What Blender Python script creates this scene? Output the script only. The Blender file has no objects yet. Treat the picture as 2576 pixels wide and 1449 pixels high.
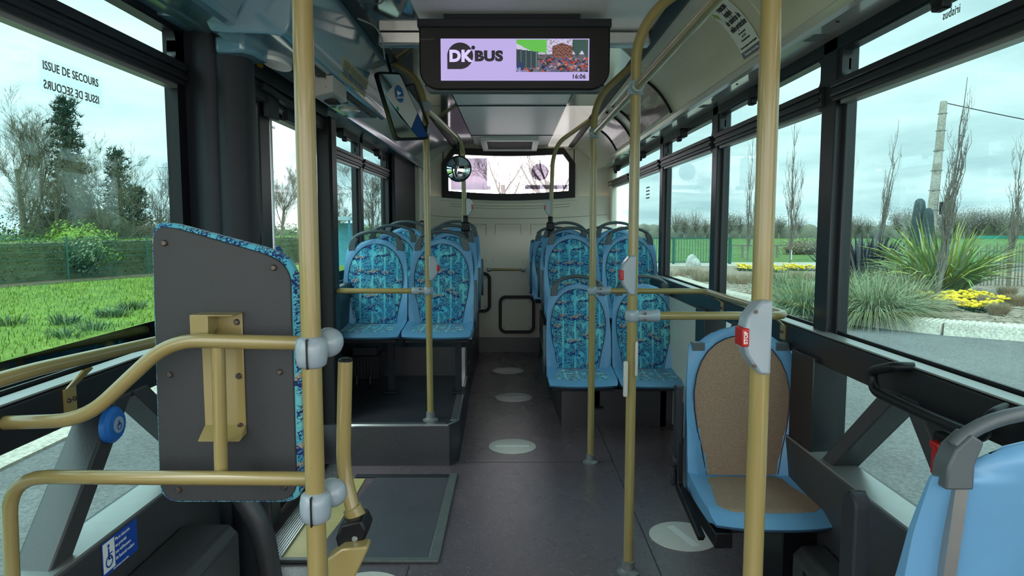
import bpy, math, random
from mathutils import Vector, Matrix, noise as mnoise
R = math.radians
SC = bpy.context.scene
COL = SC.collection
# ---------------------------------------------------------------- camera
cam_d = bpy.data.cameras.new('camera'); cam = bpy.data.objects.new('camera', cam_d); COL.objects.link(cam)
cam_d.sensor_width = 36; cam_d.lens = 1740/2576*36; cam_d.clip_start = .05; cam_d.clip_end = 500
cam.location = (0, 0, 1.38); cam.rotation_euler = (R(90-5.2), 0, 0)
SC.camera = cam
# ---------------------------------------------------------------- world (overcast sky, bright towards the zenith)
W = bpy.data.worlds.new('overcast_sky'); SC.world = W; W.use_nodes = True
def world():
    nt = W.node_tree; N = nt.nodes; L = nt.links; N.clear()
    def n(t, **k):
        o = N.new(t)
        for a, b in k.items(): setattr(o, a, b)
        return o
    out = n('ShaderNodeOutputWorld'); bg = n('ShaderNodeBackground'); tc = n('ShaderNodeTexCoord')
    sep = n('ShaderNodeSeparateXYZ'); L.new(tc.outputs['Generated'], sep.inputs[0])
    # clouds on a plane overhead: direction / (z + .12)
    zz = n('ShaderNodeMath', operation='MAXIMUM'); L.new(sep.outputs['Z'], zz.inputs[0]); zz.inputs[1].default_value = 0
    za = n('ShaderNodeMath', operation='ADD'); L.new(zz.outputs[0], za.inputs[0]); za.inputs[1].default_value = .16
    div = n('ShaderNodeVectorMath', operation='DIVIDE'); L.new(tc.outputs['Generated'], div.inputs[0])
    cmb = n('ShaderNodeCombineXYZ')
    for i in range(3): L.new(za.outputs[0], cmb.inputs[i])
    L.new(cmb.outputs[0], div.inputs[1])
    no = n('ShaderNodeTexNoise'); no.inputs['Scale'].default_value = 1.15; no.inputs['Detail'].default_value = 6; no.inputs['Roughness'].default_value = .52
    L.new(div.outputs[0], no.inputs['Vector'])
    cr = n('ShaderNodeValToRGB'); L.new(no.outputs['Fac'], cr.inputs[0])
    cr.color_ramp.elements[0].position = .34; cr.color_ramp.elements[0].color = (.70, .82, .85, 1)
    cr.color_ramp.elements[1].position = .66; cr.color_ramp.elements[1].color = (1.30, 1.30, 1.28, 1)
    # left (west) side paler than the right side
    mx = n('ShaderNodeMapRange'); L.new(sep.outputs['X'], mx.inputs[0]); mx.inputs[1].default_value = -.7; mx.inputs[2].default_value = .5; mx.inputs[3].default_value = 1.25*GAIN; mx.inputs[4].default_value = .98*GAIN
    # zenith gain
    mz = n('ShaderNodeMapRange'); L.new(sep.outputs['Z'], mz.inputs[0]); mz.inputs[1].default_value = .30; mz.inputs[2].default_value = .9; mz.inputs[3].default_value = 1; mz.inputs[4].default_value = ZEN
    # the bright quarter of the sky lies ahead of the bus (behind the camera)
    my = n('ShaderNodeMapRange'); L.new(sep.outputs['Y'], my.inputs[0]); my.inputs[1].default_value = 0; my.inputs[2].default_value = -.8; my.inputs[3].default_value = 1; my.inputs[4].default_value = FRONT
    # a bright patch low behind the bus
    mr = n('ShaderNodeMapRange'); L.new(sep.outputs['Y'], mr.inputs[0]); mr.inputs[1].default_value = .984; mr.inputs[2].default_value = .996; mr.inputs[3].default_value = 1; mr.inputs[4].default_value = REAR
    m = [n('ShaderNodeMath', operation='MULTIPLY') for _ in range(3)]
    L.new(mx.outputs[0], m[0].inputs[0]); L.new(mz.outputs[0], m[0].inputs[1])
    L.new(m[0].outputs[0], m[1].inputs[0]); L.new(my.outputs[0], m[1].inputs[1])
    L.new(m[1].outputs[0], m[2].inputs[0]); L.new(mr.outputs[0], m[2].inputs[1])
    L.new(cr.outputs[0], bg.inputs[0]); L.new(m[2].outputs[0], bg.inputs[1]); L.new(bg.outputs[0], out.inputs[0])
ZEN = 2.4; FRONT = 1.35; GAIN = 1.95; REAR = 5.0
world()
W.cycles.sampling_method = 'MANUAL'; W.cycles.sample_map_resolution = 512
# weak sun behind thin cloud
sd = bpy.data.lights.new('sun', 'SUN'); sd.energy = 1.6; sd.angle = R(25); sd.color = (1, .96, .88)
so = bpy.data.objects.new('sun', sd); COL.objects.link(so); so.rotation_euler = (R(38), 0, R(-38))
SC.view_settings.view_transform = 'Standard'; SC.view_settings.look = 'None'; SC.view_settings.gamma = 1
SC.view_settings.exposure = 0.24
SC.cycles.max_bounces = 7; SC.cycles.diffuse_bounces = 4; SC.cycles.glossy_bounces = 3; SC.cycles.transparent_max_bounces = 24
SC.cycles.caustics_reflective = False; SC.cycles.caustics_refractive = False
SC.cycles.use_adaptive_sampling = True; SC.cycles.adaptive_threshold = .02; SC.cycles.use_denoising = True
SC.cycles.sample_clamp_indirect = 6

# ================================================================ materials
MATS = {}
def nmat(name):
    m = bpy.data.materials.new(name); m.use_nodes = True; MATS[name] = m
    nt = m.node_tree; b = nt.nodes['Principled BSDF']
    return m, nt, b
def pm(name, col, rough=.5, metal=0, spec=.5, var=0, scale=20, bump=0, bscale=200, coat=0):
    """plain painted / moulded surface: base colour with a little procedural variation and grain"""
    m, nt, b = nmat(name)
    b.inputs['Roughness'].default_value = rough; b.inputs['Metallic'].default_value = metal
    b.inputs['Specular IOR Level'].default_value = spec; b.inputs['Coat Weight'].default_value = coat; b.inputs['Coat Roughness'].default_value = .08
    tc = nt.nodes.new('ShaderNodeTexCoord'); no = nt.nodes.new('ShaderNodeTexNoise'); no.inputs['Scale'].default_value = scale; no.inputs['Detail'].default_value = 3
    nt.links.new(tc.outputs['Object'], no.inputs['Vector'])
    mx = nt.nodes.new('ShaderNodeMix'); mx.data_type = 'RGBA'
    v = max(var, .04)
    mx.inputs[6].default_value = tuple(c*(1-v) for c in col)+(1,); mx.inputs[7].default_value = tuple(min(1, c*(1+v)) for c in col)+(1,)
    nt.links.new(no.outputs['Fac'], mx.inputs[0]); nt.links.new(mx.outputs[2], b.inputs['Base Color'])
    if bump:
        n2 = nt.nodes.new('ShaderNodeTexNoise'); n2.inputs['Scale'].default_value = bscale; nt.links.new(tc.outputs['Object'], n2.inputs['Vector'])
        bp = nt.nodes.new('ShaderNodeBump'); bp.inputs['Strength'].default_value = bump; bp.inputs['Distance'].default_value = .002
        nt.links.new(n2.outputs['Fac'], bp.inputs['Height']); nt.links.new(bp.outputs[0], b.inputs['Normal'])
    return m
def emis(name, col, s=1):
    m, nt, b = nmat(name); b.inputs['Base Color'].default_value = (0, 0, 0, 1); b.inputs['Emission Color'].default_value = tuple(col)+(1,); b.inputs['Emission Strength'].default_value = s
    b.inputs['Roughness'].default_value = .15
    return m
def glass(name, t, refl=.07, rough=0.0):
    m = bpy.data.materials.new(name); m.use_nodes = True; nt = m.node_tree; nt.nodes.clear(); MATS[name] = m
    out = nt.nodes.new('ShaderNodeOutputMaterial'); tr = nt.nodes.new('ShaderNodeBsdfTransparent'); gl = nt.nodes.new('ShaderNodeBsdfGlossy'); mx = nt.nodes.new('ShaderNodeMixShader')
    lw = nt.nodes.new('ShaderNodeLayerWeight'); lw.inputs[0].default_value = .35
    mr = nt.nodes.new('ShaderNodeMapRange'); mr.inputs[1].default_value = 0; mr.inputs[2].default_value = 1; mr.inputs[3].default_value = refl*.35; mr.inputs[4].default_value = refl*4
    nt.links.new(lw.outputs['Facing'], mr.inputs[0]); nt.links.new(mr.outputs[0], mx.inputs[0])
    tr.inputs[0].default_value = tuple(c**.5 for c in t)+(1,); gl.inputs['Roughness'].default_value = rough
    nt.links.new(tr.outputs[0], mx.inputs[1]); nt.links.new(gl.outputs[0], mx.inputs[2]); nt.links.new(mx.outputs[0], out.inputs[0])
    return m
def speckle(name, col, fleck, rough=.42, sc=420, wear=None):
    """speckled vinyl flooring"""
    m, nt, b = nmat(name); N = nt.nodes; L = nt.links
    tc = N.new('ShaderNodeTexCoord'); v = N.new('ShaderNodeTexVoronoi'); v.inputs['Scale'].default_value = sc/4; L.new(tc.outputs['Object'], v.inputs['Vector'])
    cr = N.new('ShaderNodeValToRGB'); L.new(v.outputs['Distance'], cr.inputs[0]); cr.color_ramp.elements[0].position = .10; cr.color_ramp.elements[0].color = (1, 1, 1, 1); cr.color_ramp.elements[1].position = .26; cr.color_ramp.elements[1].color = (0, 0, 0, 1)
    v2 = N.new('ShaderNodeTexNoise'); v2.inputs['Scale'].default_value = 60; L.new(tc.outputs['Object'], v2.inputs['Vector'])
    c2 = N.new('ShaderNodeValToRGB'); L.new(v2.outputs['Fac'], c2.inputs[0]); c2.color_ramp.elements[0].position = .5; c2.color_ramp.elements[1].position = .62
    mu = N.new('ShaderNodeMath'); mu.operation = 'MULTIPLY'; L.new(cr.outputs[0], mu.inputs[0]); L.new(c2.outputs[0], mu.inputs[1])
    n3 = N.new('ShaderNodeTexNoise'); n3.inputs['Scale'].default_value = 3; n3.inputs['Detail'].default_value = 8; n3.inputs['Roughness'].default_value = .7; L.new(tc.outputs['Object'], n3.inputs['Vector'])
    base = N.new('ShaderNodeMix'); base.data_type = 'RGBA'; base.inputs[6].default_value = tuple(c*.78 for c in col)+(1,); base.inputs[7].default_value = tuple(c*1.3 for c in col)+(1,); L.new(n3.outputs['Fac'], base.inputs[0])
    mx = N.new('ShaderNodeMix'); mx.data_type = 'RGBA'; mx.inputs[7].default_value = tuple(fleck)+(1,); L.new(mu.outputs[0], mx.inputs[0]); L.new(base.outputs[2], mx.inputs[6]); L.new(mx.outputs[2], b.inputs['Base Color'])
    mr = N.new('ShaderNodeMapRange'); L.new(n3.outputs['Fac'], mr.inputs[0]); mr.inputs[1].default_value = .3; mr.inputs[2].default_value = .7; mr.inputs[3].default_value = rough*.85; mr.inputs[4].default_value = rough*1.2
    L.new(mr.outputs[0], b.inputs['Roughness'])
    n4 = N.new('ShaderNodeTexNoise'); n4.inputs['Scale'].default_value = 260; L.new(tc.outputs['Object'], n4.inputs['Vector'])
    bp = N.new('ShaderNodeBump'); bp.inputs['Strength'].default_value = .35; bp.inputs['Distance'].default_value = .0015; L.new(n4.outputs['Fac'], bp.inputs['Height']); L.new(bp.outputs[0], b.inputs['Normal'])
    b.inputs['Specular IOR Level'].default_value = .9
    return m
def upholstery(name, axis):
    """cyan cloth woven with navy squiggles in lanes and sandy patches; axis: the object axis running up the cloth"""
    m, nt, b = nmat(name); N = nt.nodes; L = nt.links
    tc = N.new('ShaderNodeTexCoord'); sp = N.new('ShaderNodeSeparateXYZ'); L.new(tc.outputs['Object'], sp.inputs[0])
    cb = N.new('ShaderNodeCombineXYZ'); L.new(sp.outputs['X'], cb.inputs[0]); L.new(sp.outputs[axis], cb.inputs[1])
    def mp(s, loc=(0, 0, 0)):
        k = N.new('ShaderNodeMapping'); k.inputs['Scale'].default_value = s; k.inputs['Location'].default_value = loc; L.new(cb.outputs[0], k.inputs[0]); return k.outputs[0]
    def noise(sc, d, vec):
        k = N.new('ShaderNodeTexNoise'); k.inputs['Scale'].default_value = sc; k.inputs['Detail'].default_value = d; L.new(vec, k.inputs['Vector']); return k.outputs['Fac']
    def math_(op, a, c, cl=False):
        k = N.new('ShaderNodeMath'); k.operation = op; k.use_clamp = cl
        for i, q in enumerate((a, c)):
            if isinstance(q, (int, float)): k.inputs[i].default_value = q
            else: L.new(q, k.inputs[i])
        return k.outputs[0]
    def step(x, lo, hi):
        k = N.new('ShaderNodeMapRange'); k.interpolation_type = 'SMOOTHSTEP'; L.new(x, k.inputs[0]); k.inputs[1].default_value = lo; k.inputs[2].default_value = hi; return k.outputs[0]
    # squiggles: thin bands of a contour of fine noise
    q = noise(150, 1.5, mp((1, .9, 1)))
    band = math_('SUBTRACT', 1, step(math_('ABSOLUTE', math_('SUBTRACT', q, .5), 0), .03, .075))
    # dots
    v = N.new('ShaderNodeTexVoronoi'); v.inputs['Scale'].default_value = 150; L.new(mp((1, .7, 1)), v.inputs['Vector'])
    dots = math_('SUBTRACT', 1, step(v.outputs['Distance'], .30, .46))
    lanes = math_('SINE', math_('MULTIPLY', sp.outputs['X'], 74), 0)          # lanes 5.6 cm apart
    lane_on = step(lanes, -.93, -.84)
    md = noise(22, 1, mp((1, .8, 1), (3, 1, 0)))
    ink = math_('MAXIMUM', math_('MULTIPLY', band, step(md, .34, .42)), math_('MULTIPLY', dots, step(md, .44, .50)))
    ink = math_('MULTIPLY', ink, lane_on)
    # heavy navy clusters, slanted
    cl = noise(13, 1, mp((.7, 1.5, 1), (7.3, 2.2, 0)))
    v2 = N.new('ShaderNodeTexVoronoi'); v2.inputs['Scale'].default_value = 62; v2.feature = 'DISTANCE_TO_EDGE'; L.new(mp((1, 1.2, 1)), v2.inputs['Vector'])
    net = math_('SUBTRACT', 1, step(v2.outputs['Distance'], .10, .2))
    heavy = math_('MULTIPLY', net, step(cl, .58, .61))
    ink = math_('MAXIMUM', ink, heavy, True)
    tan = math_('MULTIPLY', step(noise(13, 1, mp((.7, 1.5, 1), (7.3, 2.185, 0))), .64, .67), step(q, .44, .50))
    base = N.new('ShaderNodeMix'); base.data_type = 'RGBA'; base.inputs[6].default_value = (.09, .48, .65, 1); base.inputs[7].default_value = (.17, .62, .68, 1); L.new(step(noise(6, 1, mp((1, 1, 1), (1, 5, 0))), .4, .6), base.inputs[0])
    m1 = N.new('ShaderNodeMix'); m1.data_type = 'RGBA'; L.new(ink, m1.inputs[0]); L.new(base.outputs[2], m1.inputs[6]); m1.inputs[7].default_value = (.006, .022, .15, 1)
    m2 = N.new('ShaderNodeMix'); m2.data_type = 'RGBA'; L.new(tan, m2.inputs[0]); L.new(m1.outputs[2], m2.inputs[6]); m2.inputs[7].default_value = (.42, .34, .26, 1)
    L.new(m2.outputs[2], b.inputs['Base Color']); b.inputs['Roughness'].default_value = .9; b.inputs['Sheen Weight'].default_value = .15
    return m
def vcol(name, emit=0, rough=.3):
    m, nt, b = nmat(name); a = nt.nodes.new('ShaderNodeAttribute'); a.attribute_name = 'print'
    if emit:
        b.inputs['Base Color'].default_value = (0, 0, 0, 1); nt.links.new(a.outputs['Color'], b.inputs['Emission Color']); b.inputs['Emission Strength'].default_value = emit
    else: nt.links.new(a.outputs['Color'], b.inputs['Base Color'])
    b.inputs['Roughness'].default_value = rough
    return m
def ground(name, c1, c2, c3=None, scale=4, fine=60, rough=.9, bump=.6, bd=.02):
    m, nt, b = nmat(name); N = nt.nodes; L = nt.links
    tc = N.new('ShaderNodeTexCoord')
    a = N.new('ShaderNodeTexNoise'); a.inputs['Scale'].default_value = scale; a.inputs['Detail'].default_value = 5; L.new(tc.outputs['Object'], a.inputs['Vector'])
    f = N.new('ShaderNodeTexNoise'); f.inputs['Scale'].default_value = fine; f.inputs['Detail'].default_value = 3; L.new(tc.outputs['Object'], f.inputs['Vector'])
    cr = N.new('ShaderNodeValToRGB'); L.new(a.outputs['Fac'], cr.inputs[0]); cr.color_ramp.elements[0].position = .35; cr.color_ramp.elements[0].color = tuple(c1)+(1,); cr.color_ramp.elements[1].position = .65; cr.color_ramp.elements[1].color = tuple(c2)+(1,)
    mx = N.new('ShaderNodeMix'); mx.data_type = 'RGBA'; mx.blend_type = 'MULTIPLY'; mx.inputs[0].default_value = .8; L.new(cr.outputs[0], mx.inputs[6])
    c2r = N.new('ShaderNodeValToRGB'); L.new(f.outputs['Fac'], c2r.inputs[0]); c2r.color_ramp.elements[0].position = .3; c2r.color_ramp.elements[0].color = (.55, .55, .55, 1); c2r.color_ramp.elements[1].position = .7; c2r.color_ramp.elements[1].color = (1.25, 1.25, 1.25, 1)
    L.new(c2r.outputs[0], mx.inputs[7]); L.new(mx.outputs[2], b.inputs['Base Color']); b.inputs['Roughness'].default_value = rough
    bp = N.new('ShaderNodeBump'); bp.inputs['Strength'].default_value = bump; bp.inputs['Distance'].default_value = bd; L.new(f.outputs['Fac'], bp.inputs['Height']); L.new(bp.outputs[0], b.inputs['Normal'])
    b.inputs['Specular IOR Level'].default_value = .25
    return m

pole_m = pm('cream_yellow_paint', (.305, .24, .09), .28, 0, .5, .05, 12, coat=.4)
clamp_m = pm('grey_blue_plastic', (.29, .36, .41), .32, coat=.3)
foot_m = pm('worn_grey_metal', (.20, .21, .21), .5, .4, var=.5, scale=60)
blue_m = pm('light_blue_plastic', (.135, .335, .56), .36, var=.05)
bluel_m = pm('blue_cove_plastic', (.13, .27, .36), .16, var=.04, spec=.6, coat=.5)
cream_m = pm('cream_plastic', (.74, .68, .56), .22, var=.04, spec=.5, coat=.35)
rearc_m = pm('cream_moulding', (.84, .78, .64), .45, var=.06, scale=4)
white_m = pm('pale_ceiling', (.92, .93, .91), .30, var=.03, spec=.7)
black_m = pm('black_rubber', (.006, .006, .008), .42, spec=.3)
dark_m = pm('anthracite_plastic', (.022, .025, .032), .5, spec=.25, bump=.15)
dark2_m = pm('anthracite_panel', (.045, .046, .050), .38, var=.04, bump=.2)
frame_m = pm('window_frame_black', (.012, .013, .017), .35)
grey_m = pm('grey_grip_plastic', (.075, .095, .105), .42)
alu_m = pm('brushed_aluminium', (.52, .54, .55), .28, .9, var=.12, scale=80)
steel_m = pm('grey_steel', (.35, .36, .35), .35, .6, var=.1)
gloss_m = pm('dark_glossy_strip', (.10, .10, .095), .06, spec=.8, coat=1)
strip_m = pm('grey_lamp_strip', (.62, .60, .56), .14, spec=.7, coat=.8)
screwm = pm('dark_screw', (.10, .08, .07), .35, .7)
brown_m = pm('brown_velour', (.30, .205, .14), .95, var=.45, scale=160, bump=.8, bscale=300)
seam_m = pm('navy_piping', (.01, .02, .05), .6)
red_m = pm('red_plastic', (.45, .01, .01), .35)
bluebt_m = pm('signal_blue_plastic', (.02, .16, .55), .35)
yellow_m = pm('yellow_plastic', (.62, .42, .02), .4)
label_m = pm('white_sticker', (.88, .90, .88), .4)
labelb_m = pm('blue_sticker', (.01, .07, .42), .4)
lblcr_m = pm('cream_sticker', (.42, .38, .20), .5)
ink_m = pm('black_ink', (.02, .02, .025), .5)
inkg_m = pm('grey_ink', (.16, .19, .19), .5)
inkw_m = pm('white_ink', (.75, .78, .78), .5)
green_m = pm('green_plastic', (.02, .25, .12), .4)
floor_m = speckle('speckled_vinyl_floor', (.105, .078, .090), (.42, .38, .42), .26)
floor2_m = speckle('speckled_dark_vinyl', (.022, .021, .028), (.12, .12, .16), .38)
ramp_m = speckle('speckled_ramp_vinyl', (.062, .062, .075), (.25, .25, .28), .30)
ydot_m = pm('yellow_floor_vinyl', (.42, .36, .15), .4, var=.12, scale=30)
disc_m = pm('pale_floor_sticker', (.64, .62, .57), .38, var=.10, scale=25)
fab_up = upholstery('patterned_blue_cloth', 'Z'); fab_flat = upholstery('patterned_blue_cloth_seat', 'Y')
side_glass = glass('tinted_side_glass', (.30, .46, .46), .05)
front_glass = glass('clear_front_glass', (.86, .90, .89), .04)
door_glass = glass('door_glass', (.56, .70, .68), .05)
rear_glass = glass('rear_glass', (.80, .73, .77), .03)
def fog(m, f, col):
    nt = m.node_tree; out = nt.nodes['Material Output']; src = out.inputs[0].links[0].from_socket
    tl = nt.nodes.new('ShaderNodeBsdfTranslucent'); tl.inputs[0].default_value = tuple(col)+(1,); mx = nt.nodes.new('ShaderNodeMixShader'); mx.inputs[0].default_value = f
    nt.links.new(src, mx.inputs[1]); nt.links.new(tl.outputs[0], mx.inputs[2]); nt.links.new(mx.outputs[0], out.inputs[0])
fog(rear_glass, .10, (.95, .88, .90))
addglow_m = emis('added_strip_glow', (.62, .60, .55), .55)  # glow added to unlit ceiling strips to brighten the cabin
mirror_m = pm('mirror_surface', (.80, .84, .86), .03, 1)
print_m = vcol('printed_sheet'); screen_m = vcol('screen_picture', 1.0)

# ================================================================ mesh builder
class MB:
    def __init__(s): s.v = []; s.f = []; s.mi = []; s.cur = 0
    def add(s, vs, fs):
        b = len(s.v); s.v += [tuple(p) for p in vs]
        for f in fs: s.f.append(tuple(b+i for i in f)); s.mi.append(s.cur)
        return s
    def box(s, x0, x1, y0, y1, z0, z1):
        x0, x1 = sorted((x0, x1)); y0, y1 = sorted((y0, y1)); z0, z1 = sorted((z0, z1))
        return s.add([(x, y, z) for z in (z0, z1) for x, y in ((x0, y0), (x1, y0), (x1, y1), (x0, y1))],
                     [(3, 2, 1, 0), (4, 5, 6, 7), (0, 1, 5, 4), (1, 2, 6, 5), (2, 3, 7, 6), (3, 0, 4, 7)])
    def bar(s, a, b, w, h, up=(0, 0, 1)):
        a = Vector(a); b = Vector(b); d = (b-a).normalized(); u = Vector(up); sd = d.cross(u).normalized(); u = sd.cross(d)
        vs = [p+sd*w/2*i+u*h/2*j for p in (a, b) for i, j in ((-1, -1), (1, -1), (1, 1), (-1, 1))]
        return s.add(vs, [(0, 1, 2, 3), (7, 6, 5, 4), (4, 5, 1, 0), (5, 6, 2, 1), (6, 7, 3, 2), (7, 4, 0, 3)])
    def tube(s, pts, r, n=14, caps=True, ell=1.0):
        pts = [Vector(p) for p in pts]; m = len(pts); rr = r if isinstance(r, (list, tuple)) else [r]*m
        t = [(pts[min(i+1, m-1)]-pts[max(i-1, 0)]).normalized() for i in range(m)]
        u = t[0].orthogonal().normalized() if abs(t[0].z) > .9 else t[0].cross(Vector((0, 0, 1))).normalized()
        vs = []
        for i in range(m):
            u = (u-t[i]*u.dot(t[i])).normalized(); w = t[i].cross(u)
            for k in range(n):
                a = 2*math.pi*k/n; vs.append(pts[i]+u*math.cos(a)*rr[i]+w*math.sin(a)*rr[i]*ell)
        fs = [(i*n+k, i*n+(k+1) % n, (i+1)*n+(k+1) % n, (i+1)*n+k) for i in range(m-1) for k in range(n)]
        if caps: fs += [tuple(reversed(range(n))), tuple((m-1)*n+k for k in range(n))]
        return s.add(vs, fs)
    def lathe(s, prof, c=(0, 0, 0), n=24, axis='z'):
        vs = []
        for r, h in prof:
            for k in range(n):
                a = 2*math.pi*k/n; x, y = r*math.cos(a), r*math.sin(a)
                vs.append({'z': (c[0]+x, c[1]+y, c[2]+h), 'y': (c[0]+x, c[1]+h, c[2]-y), 'x': (c[0]+h, c[1]+x, c[2]+y)}[axis])
        m = len(prof)
        fs = [(i*n+k, i*n+(k+1) % n, (i+1)*n+(k+1) % n, (i+1)*n+k) for i in range(m-1) for k in range(n)]
        fs += [tuple(reversed(range(n))), tuple((m-1)*n+k for k in range(n))]
        return s.add(vs, fs)
    def prism(s, poly, a, b, axis='y'):
        """poly in the two other axes ('y': (x,z); 'x': (y,z); 'z': (x,y)), extruded from a to b"""
        n = len(poly)
        P = {'y': lambda p, h: (p[0], h, p[1]), 'x': lambda p, h: (h, p[0], p[1]), 'z': lambda p, h: (p[0], p[1], h)}[axis]
        vs = [P(p, a) for p in poly]+[P(p, b) for p in poly]
        return s.add(vs, [tuple(range(n)), tuple(reversed(range(n, 2*n)))]+[(i, i+n, (i+1) % n+n, (i+1) % n) for i in range(n)])
    def ring(s, outer, inner, a, b, axis='y'):
        n = len(outer)
        P = {'y': lambda p, h: (p[0], h, p[1]), 'x': lambda p, h: (h, p[0], p[1]), 'z': lambda p, h: (p[0], p[1], h)}[axis]
        vs = [P(p, h) for h in (a, b) for L in (outer, inner) for p in L]
        fs = []
        for i in range(n):
            j = (i+1) % n
            fs += [(i, j, n+j, n+i), (2*n+j, 2*n+i, 3*n+i, 3*n+j), (j, i, 2*n+i, 2*n+j), (n+i, n+j, 3*n+j, 3*n+i)]
        return s.add(vs, fs)
    def grid(s, P, nu, nv):
        return s.add([P(i/nu, j/nv) for j in range(nv+1) for i in range(nu+1)],
                     [(j*(nu+1)+i, j*(nu+1)+i+1, (j+1)*(nu+1)+i+1, (j+1)*(nu+1)+i) for j in range(nv) for i in range(nu)])
    def ball(s, c, r, n=12, m=8, sq=(1, 1, 1)):
        prof = [(max(1e-4, math.sin(math.pi*i/m)), -math.cos(math.pi*i/m)) for i in range(m+1)]
        b = len(s.v); s.lathe([(q*r, h*r) for q, h in prof], (0, 0, 0), n)
        for i in range(b, len(s.v)): x, y, z = s.v[i]; s.v[i] = (c[0]+x*sq[0], c[1]+y*sq[1], c[2]+z*sq[2])
        return s
    def build(s, name, mat, parent=None, origin=None, bev=0, smooth=True, sub=0, local=False, ang=38):
        me = bpy.data.meshes.new(name)
        if parent is not None:
            off = Vector((0, 0, 0)) if local else wloc(parent); loc = Vector((0, 0, 0))
        else:
            if origin is None:
                xs = [p[0] for p in s.v]; ys = [p[1] for p in s.v]; zs = [p[2] for p in s.v]
                origin = ((min(xs)+max(xs))/2, (min(ys)+max(ys))/2, min(zs))
            off = Vector(origin); loc = off
        me.from_pydata([(p[0]-off.x, p[1]-off.y, p[2]-off.z) for p in s.v], [], s.f)
        for m in (mat if isinstance(mat, (list, tuple)) else [mat]): me.materials.append(m)
        if any(s.mi): me.polygons.foreach_set('material_index', s.mi)
        if smooth:
            me.polygons.foreach_set('use_smooth', [True]*len(me.polygons)); me.set_sharp_from_angle(angle=R(ang))
        me.update()
        o = bpy.data.objects.new(name, me); COL.objects.link(o); o.location = loc
        if parent is not None: o.parent = parent
        if bev:
            b = o.modifiers.new('bevel', 'BEVEL'); b.width = bev; b.segments = 2; b.limit_method = 'ANGLE'; b.angle_limit = R(40); b.harden_normals = False
        if sub:
            q = o.modifiers.new('sub', 'SUBSURF'); q.levels = q.render_levels = sub
        return o
def wloc(o):
    l = Vector((0, 0, 0))
    while o is not None: l += o.location; o = o.parent
    return l
def thing(name, label, cat, loc=(0, 0, 0), group=None):
    o = bpy.data.objects.new(name, None); COL.objects.link(o); o.location = loc; o.empty_display_size = .05
    return tag(o, label, cat, group)
def tag(o, label, cat, group=None, kind=None):
    o['label'] = label; o['category'] = cat
    if group: o['group'] = group
    if kind: o['kind'] = kind
    return o
def struct(o): o['kind'] = 'structure'; return o
def stempty(name, loc=(0, 0, 0)):
    o = bpy.data.objects.new(name, None); COL.objects.link(o); o.location = loc; return struct(o)
def copy_tree(o, parent=None):
    c = o.copy(); COL.objects.link(c); c.parent = parent
    for ch in list(o.children): copy_tree(ch, c)
    return c
def fillet(pts, r, n=7):
    """round the corners of a polyline"""
    P = [Vector(p) for p in pts]; out = [P[0]]
    for i in range(1, len(P)-1):
        a = (P[i-1]-P[i]); b = (P[i+1]-P[i]); rr = min(r, a.length*.49, b.length*.49)
        p0 = P[i]+a.normalized()*rr; p1 = P[i]+b.normalized()*rr
        for k in range(n+1):
            t = k/n; out.append(p0*(1-t)**2+P[i]*2*t*(1-t)+p1*t*t)
    out.append(P[-1]); return out
def rrect(x0, x1, z0, z1, r, n=5):
    if isinstance(r, (int, float)): r = (r,)*4
    out = []
    for (cx, cz, a0, q) in ((x1-r[0], z1-r[0], 0, r[0]), (x0+r[1], z1-r[1], 90, r[1]), (x0+r[2], z0+r[2], 180, r[2]), (x1-r[3], z0+r[3], 270, r[3])):
        for k in range(n+1):
            a = R(a0+90*k/n); out.append((cx+q*math.cos(a), cz+q*math.sin(a)))
    return out
def smooth(a, b, x):
    t = min(1, max(0, (x-a)/(b-a))); return t*t*(3-2*t)
def interp(tab, x):
    for (a, p), (b, q) in zip(tab, tab[1:]):
        if x <= b: return p+(q-p)*max(0, (x-a))/(b-a)
    return tab[-1][1]
def text(s, size, mat, parent, loc, rot, name='lettering', align='CENTER', extr=.0006, off=0.0, sx=1, space=1.06):
    """lettering as a raised mesh; loc is a world position"""
    cu = bpy.data.curves.new(name, 'FONT'); cu.body = s; cu.size = size; cu.extrude = extr; cu.align_x = align; cu.align_y = 'CENTER'; cu.offset = off; cu.space_character = space
    cu.resolution_u = 4; cu.materials.append(mat)
    tmp = bpy.data.objects.new('tmp', cu); COL.objects.link(tmp); bpy.context.view_layer.update()
    me = bpy.data.meshes.new_from_object(tmp.evaluated_get(bpy.context.evaluated_depsgraph_get())); bpy.data.objects.remove(tmp); bpy.data.curves.remove(cu)
    o = bpy.data.objects.new(name, me); COL.objects.link(o)
    if parent is not None: o.parent = parent; o.location = Vector(loc)-wloc(parent)
    else: o.location = loc
    o.rotation_euler = rot; o.scale = (sx, 1, 1)
    return o
def picture(name, parent, mat, P, nu, nv, colf):
    """a printed/lit sheet made of small coloured cells; P(u,v)->world point"""
    mb = MB(); cols = []
    for j in range(nv):
        for i in range(nu):
            mb.add([P(i/nu, j/nv), P((i+1)/nu, j/nv), P((i+1)/nu, (j+1)/nv), P(i/nu, (j+1)/nv)], [(0, 1, 2, 3)]); cols += [tuple(colf((i+.5)/nu, (j+.5)/nv))+(1,)]*4
    o = mb.build(name, mat, parent, smooth=False)
    at = o.data.color_attributes.new('print', 'FLOAT_COLOR', 'CORNER')
    at.data.foreach_set('color', [c for q in cols for c in q])
    return o

# ================================================================ the bus shell
H = 1.38
YF, YB = -1.9, 8.3
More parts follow.
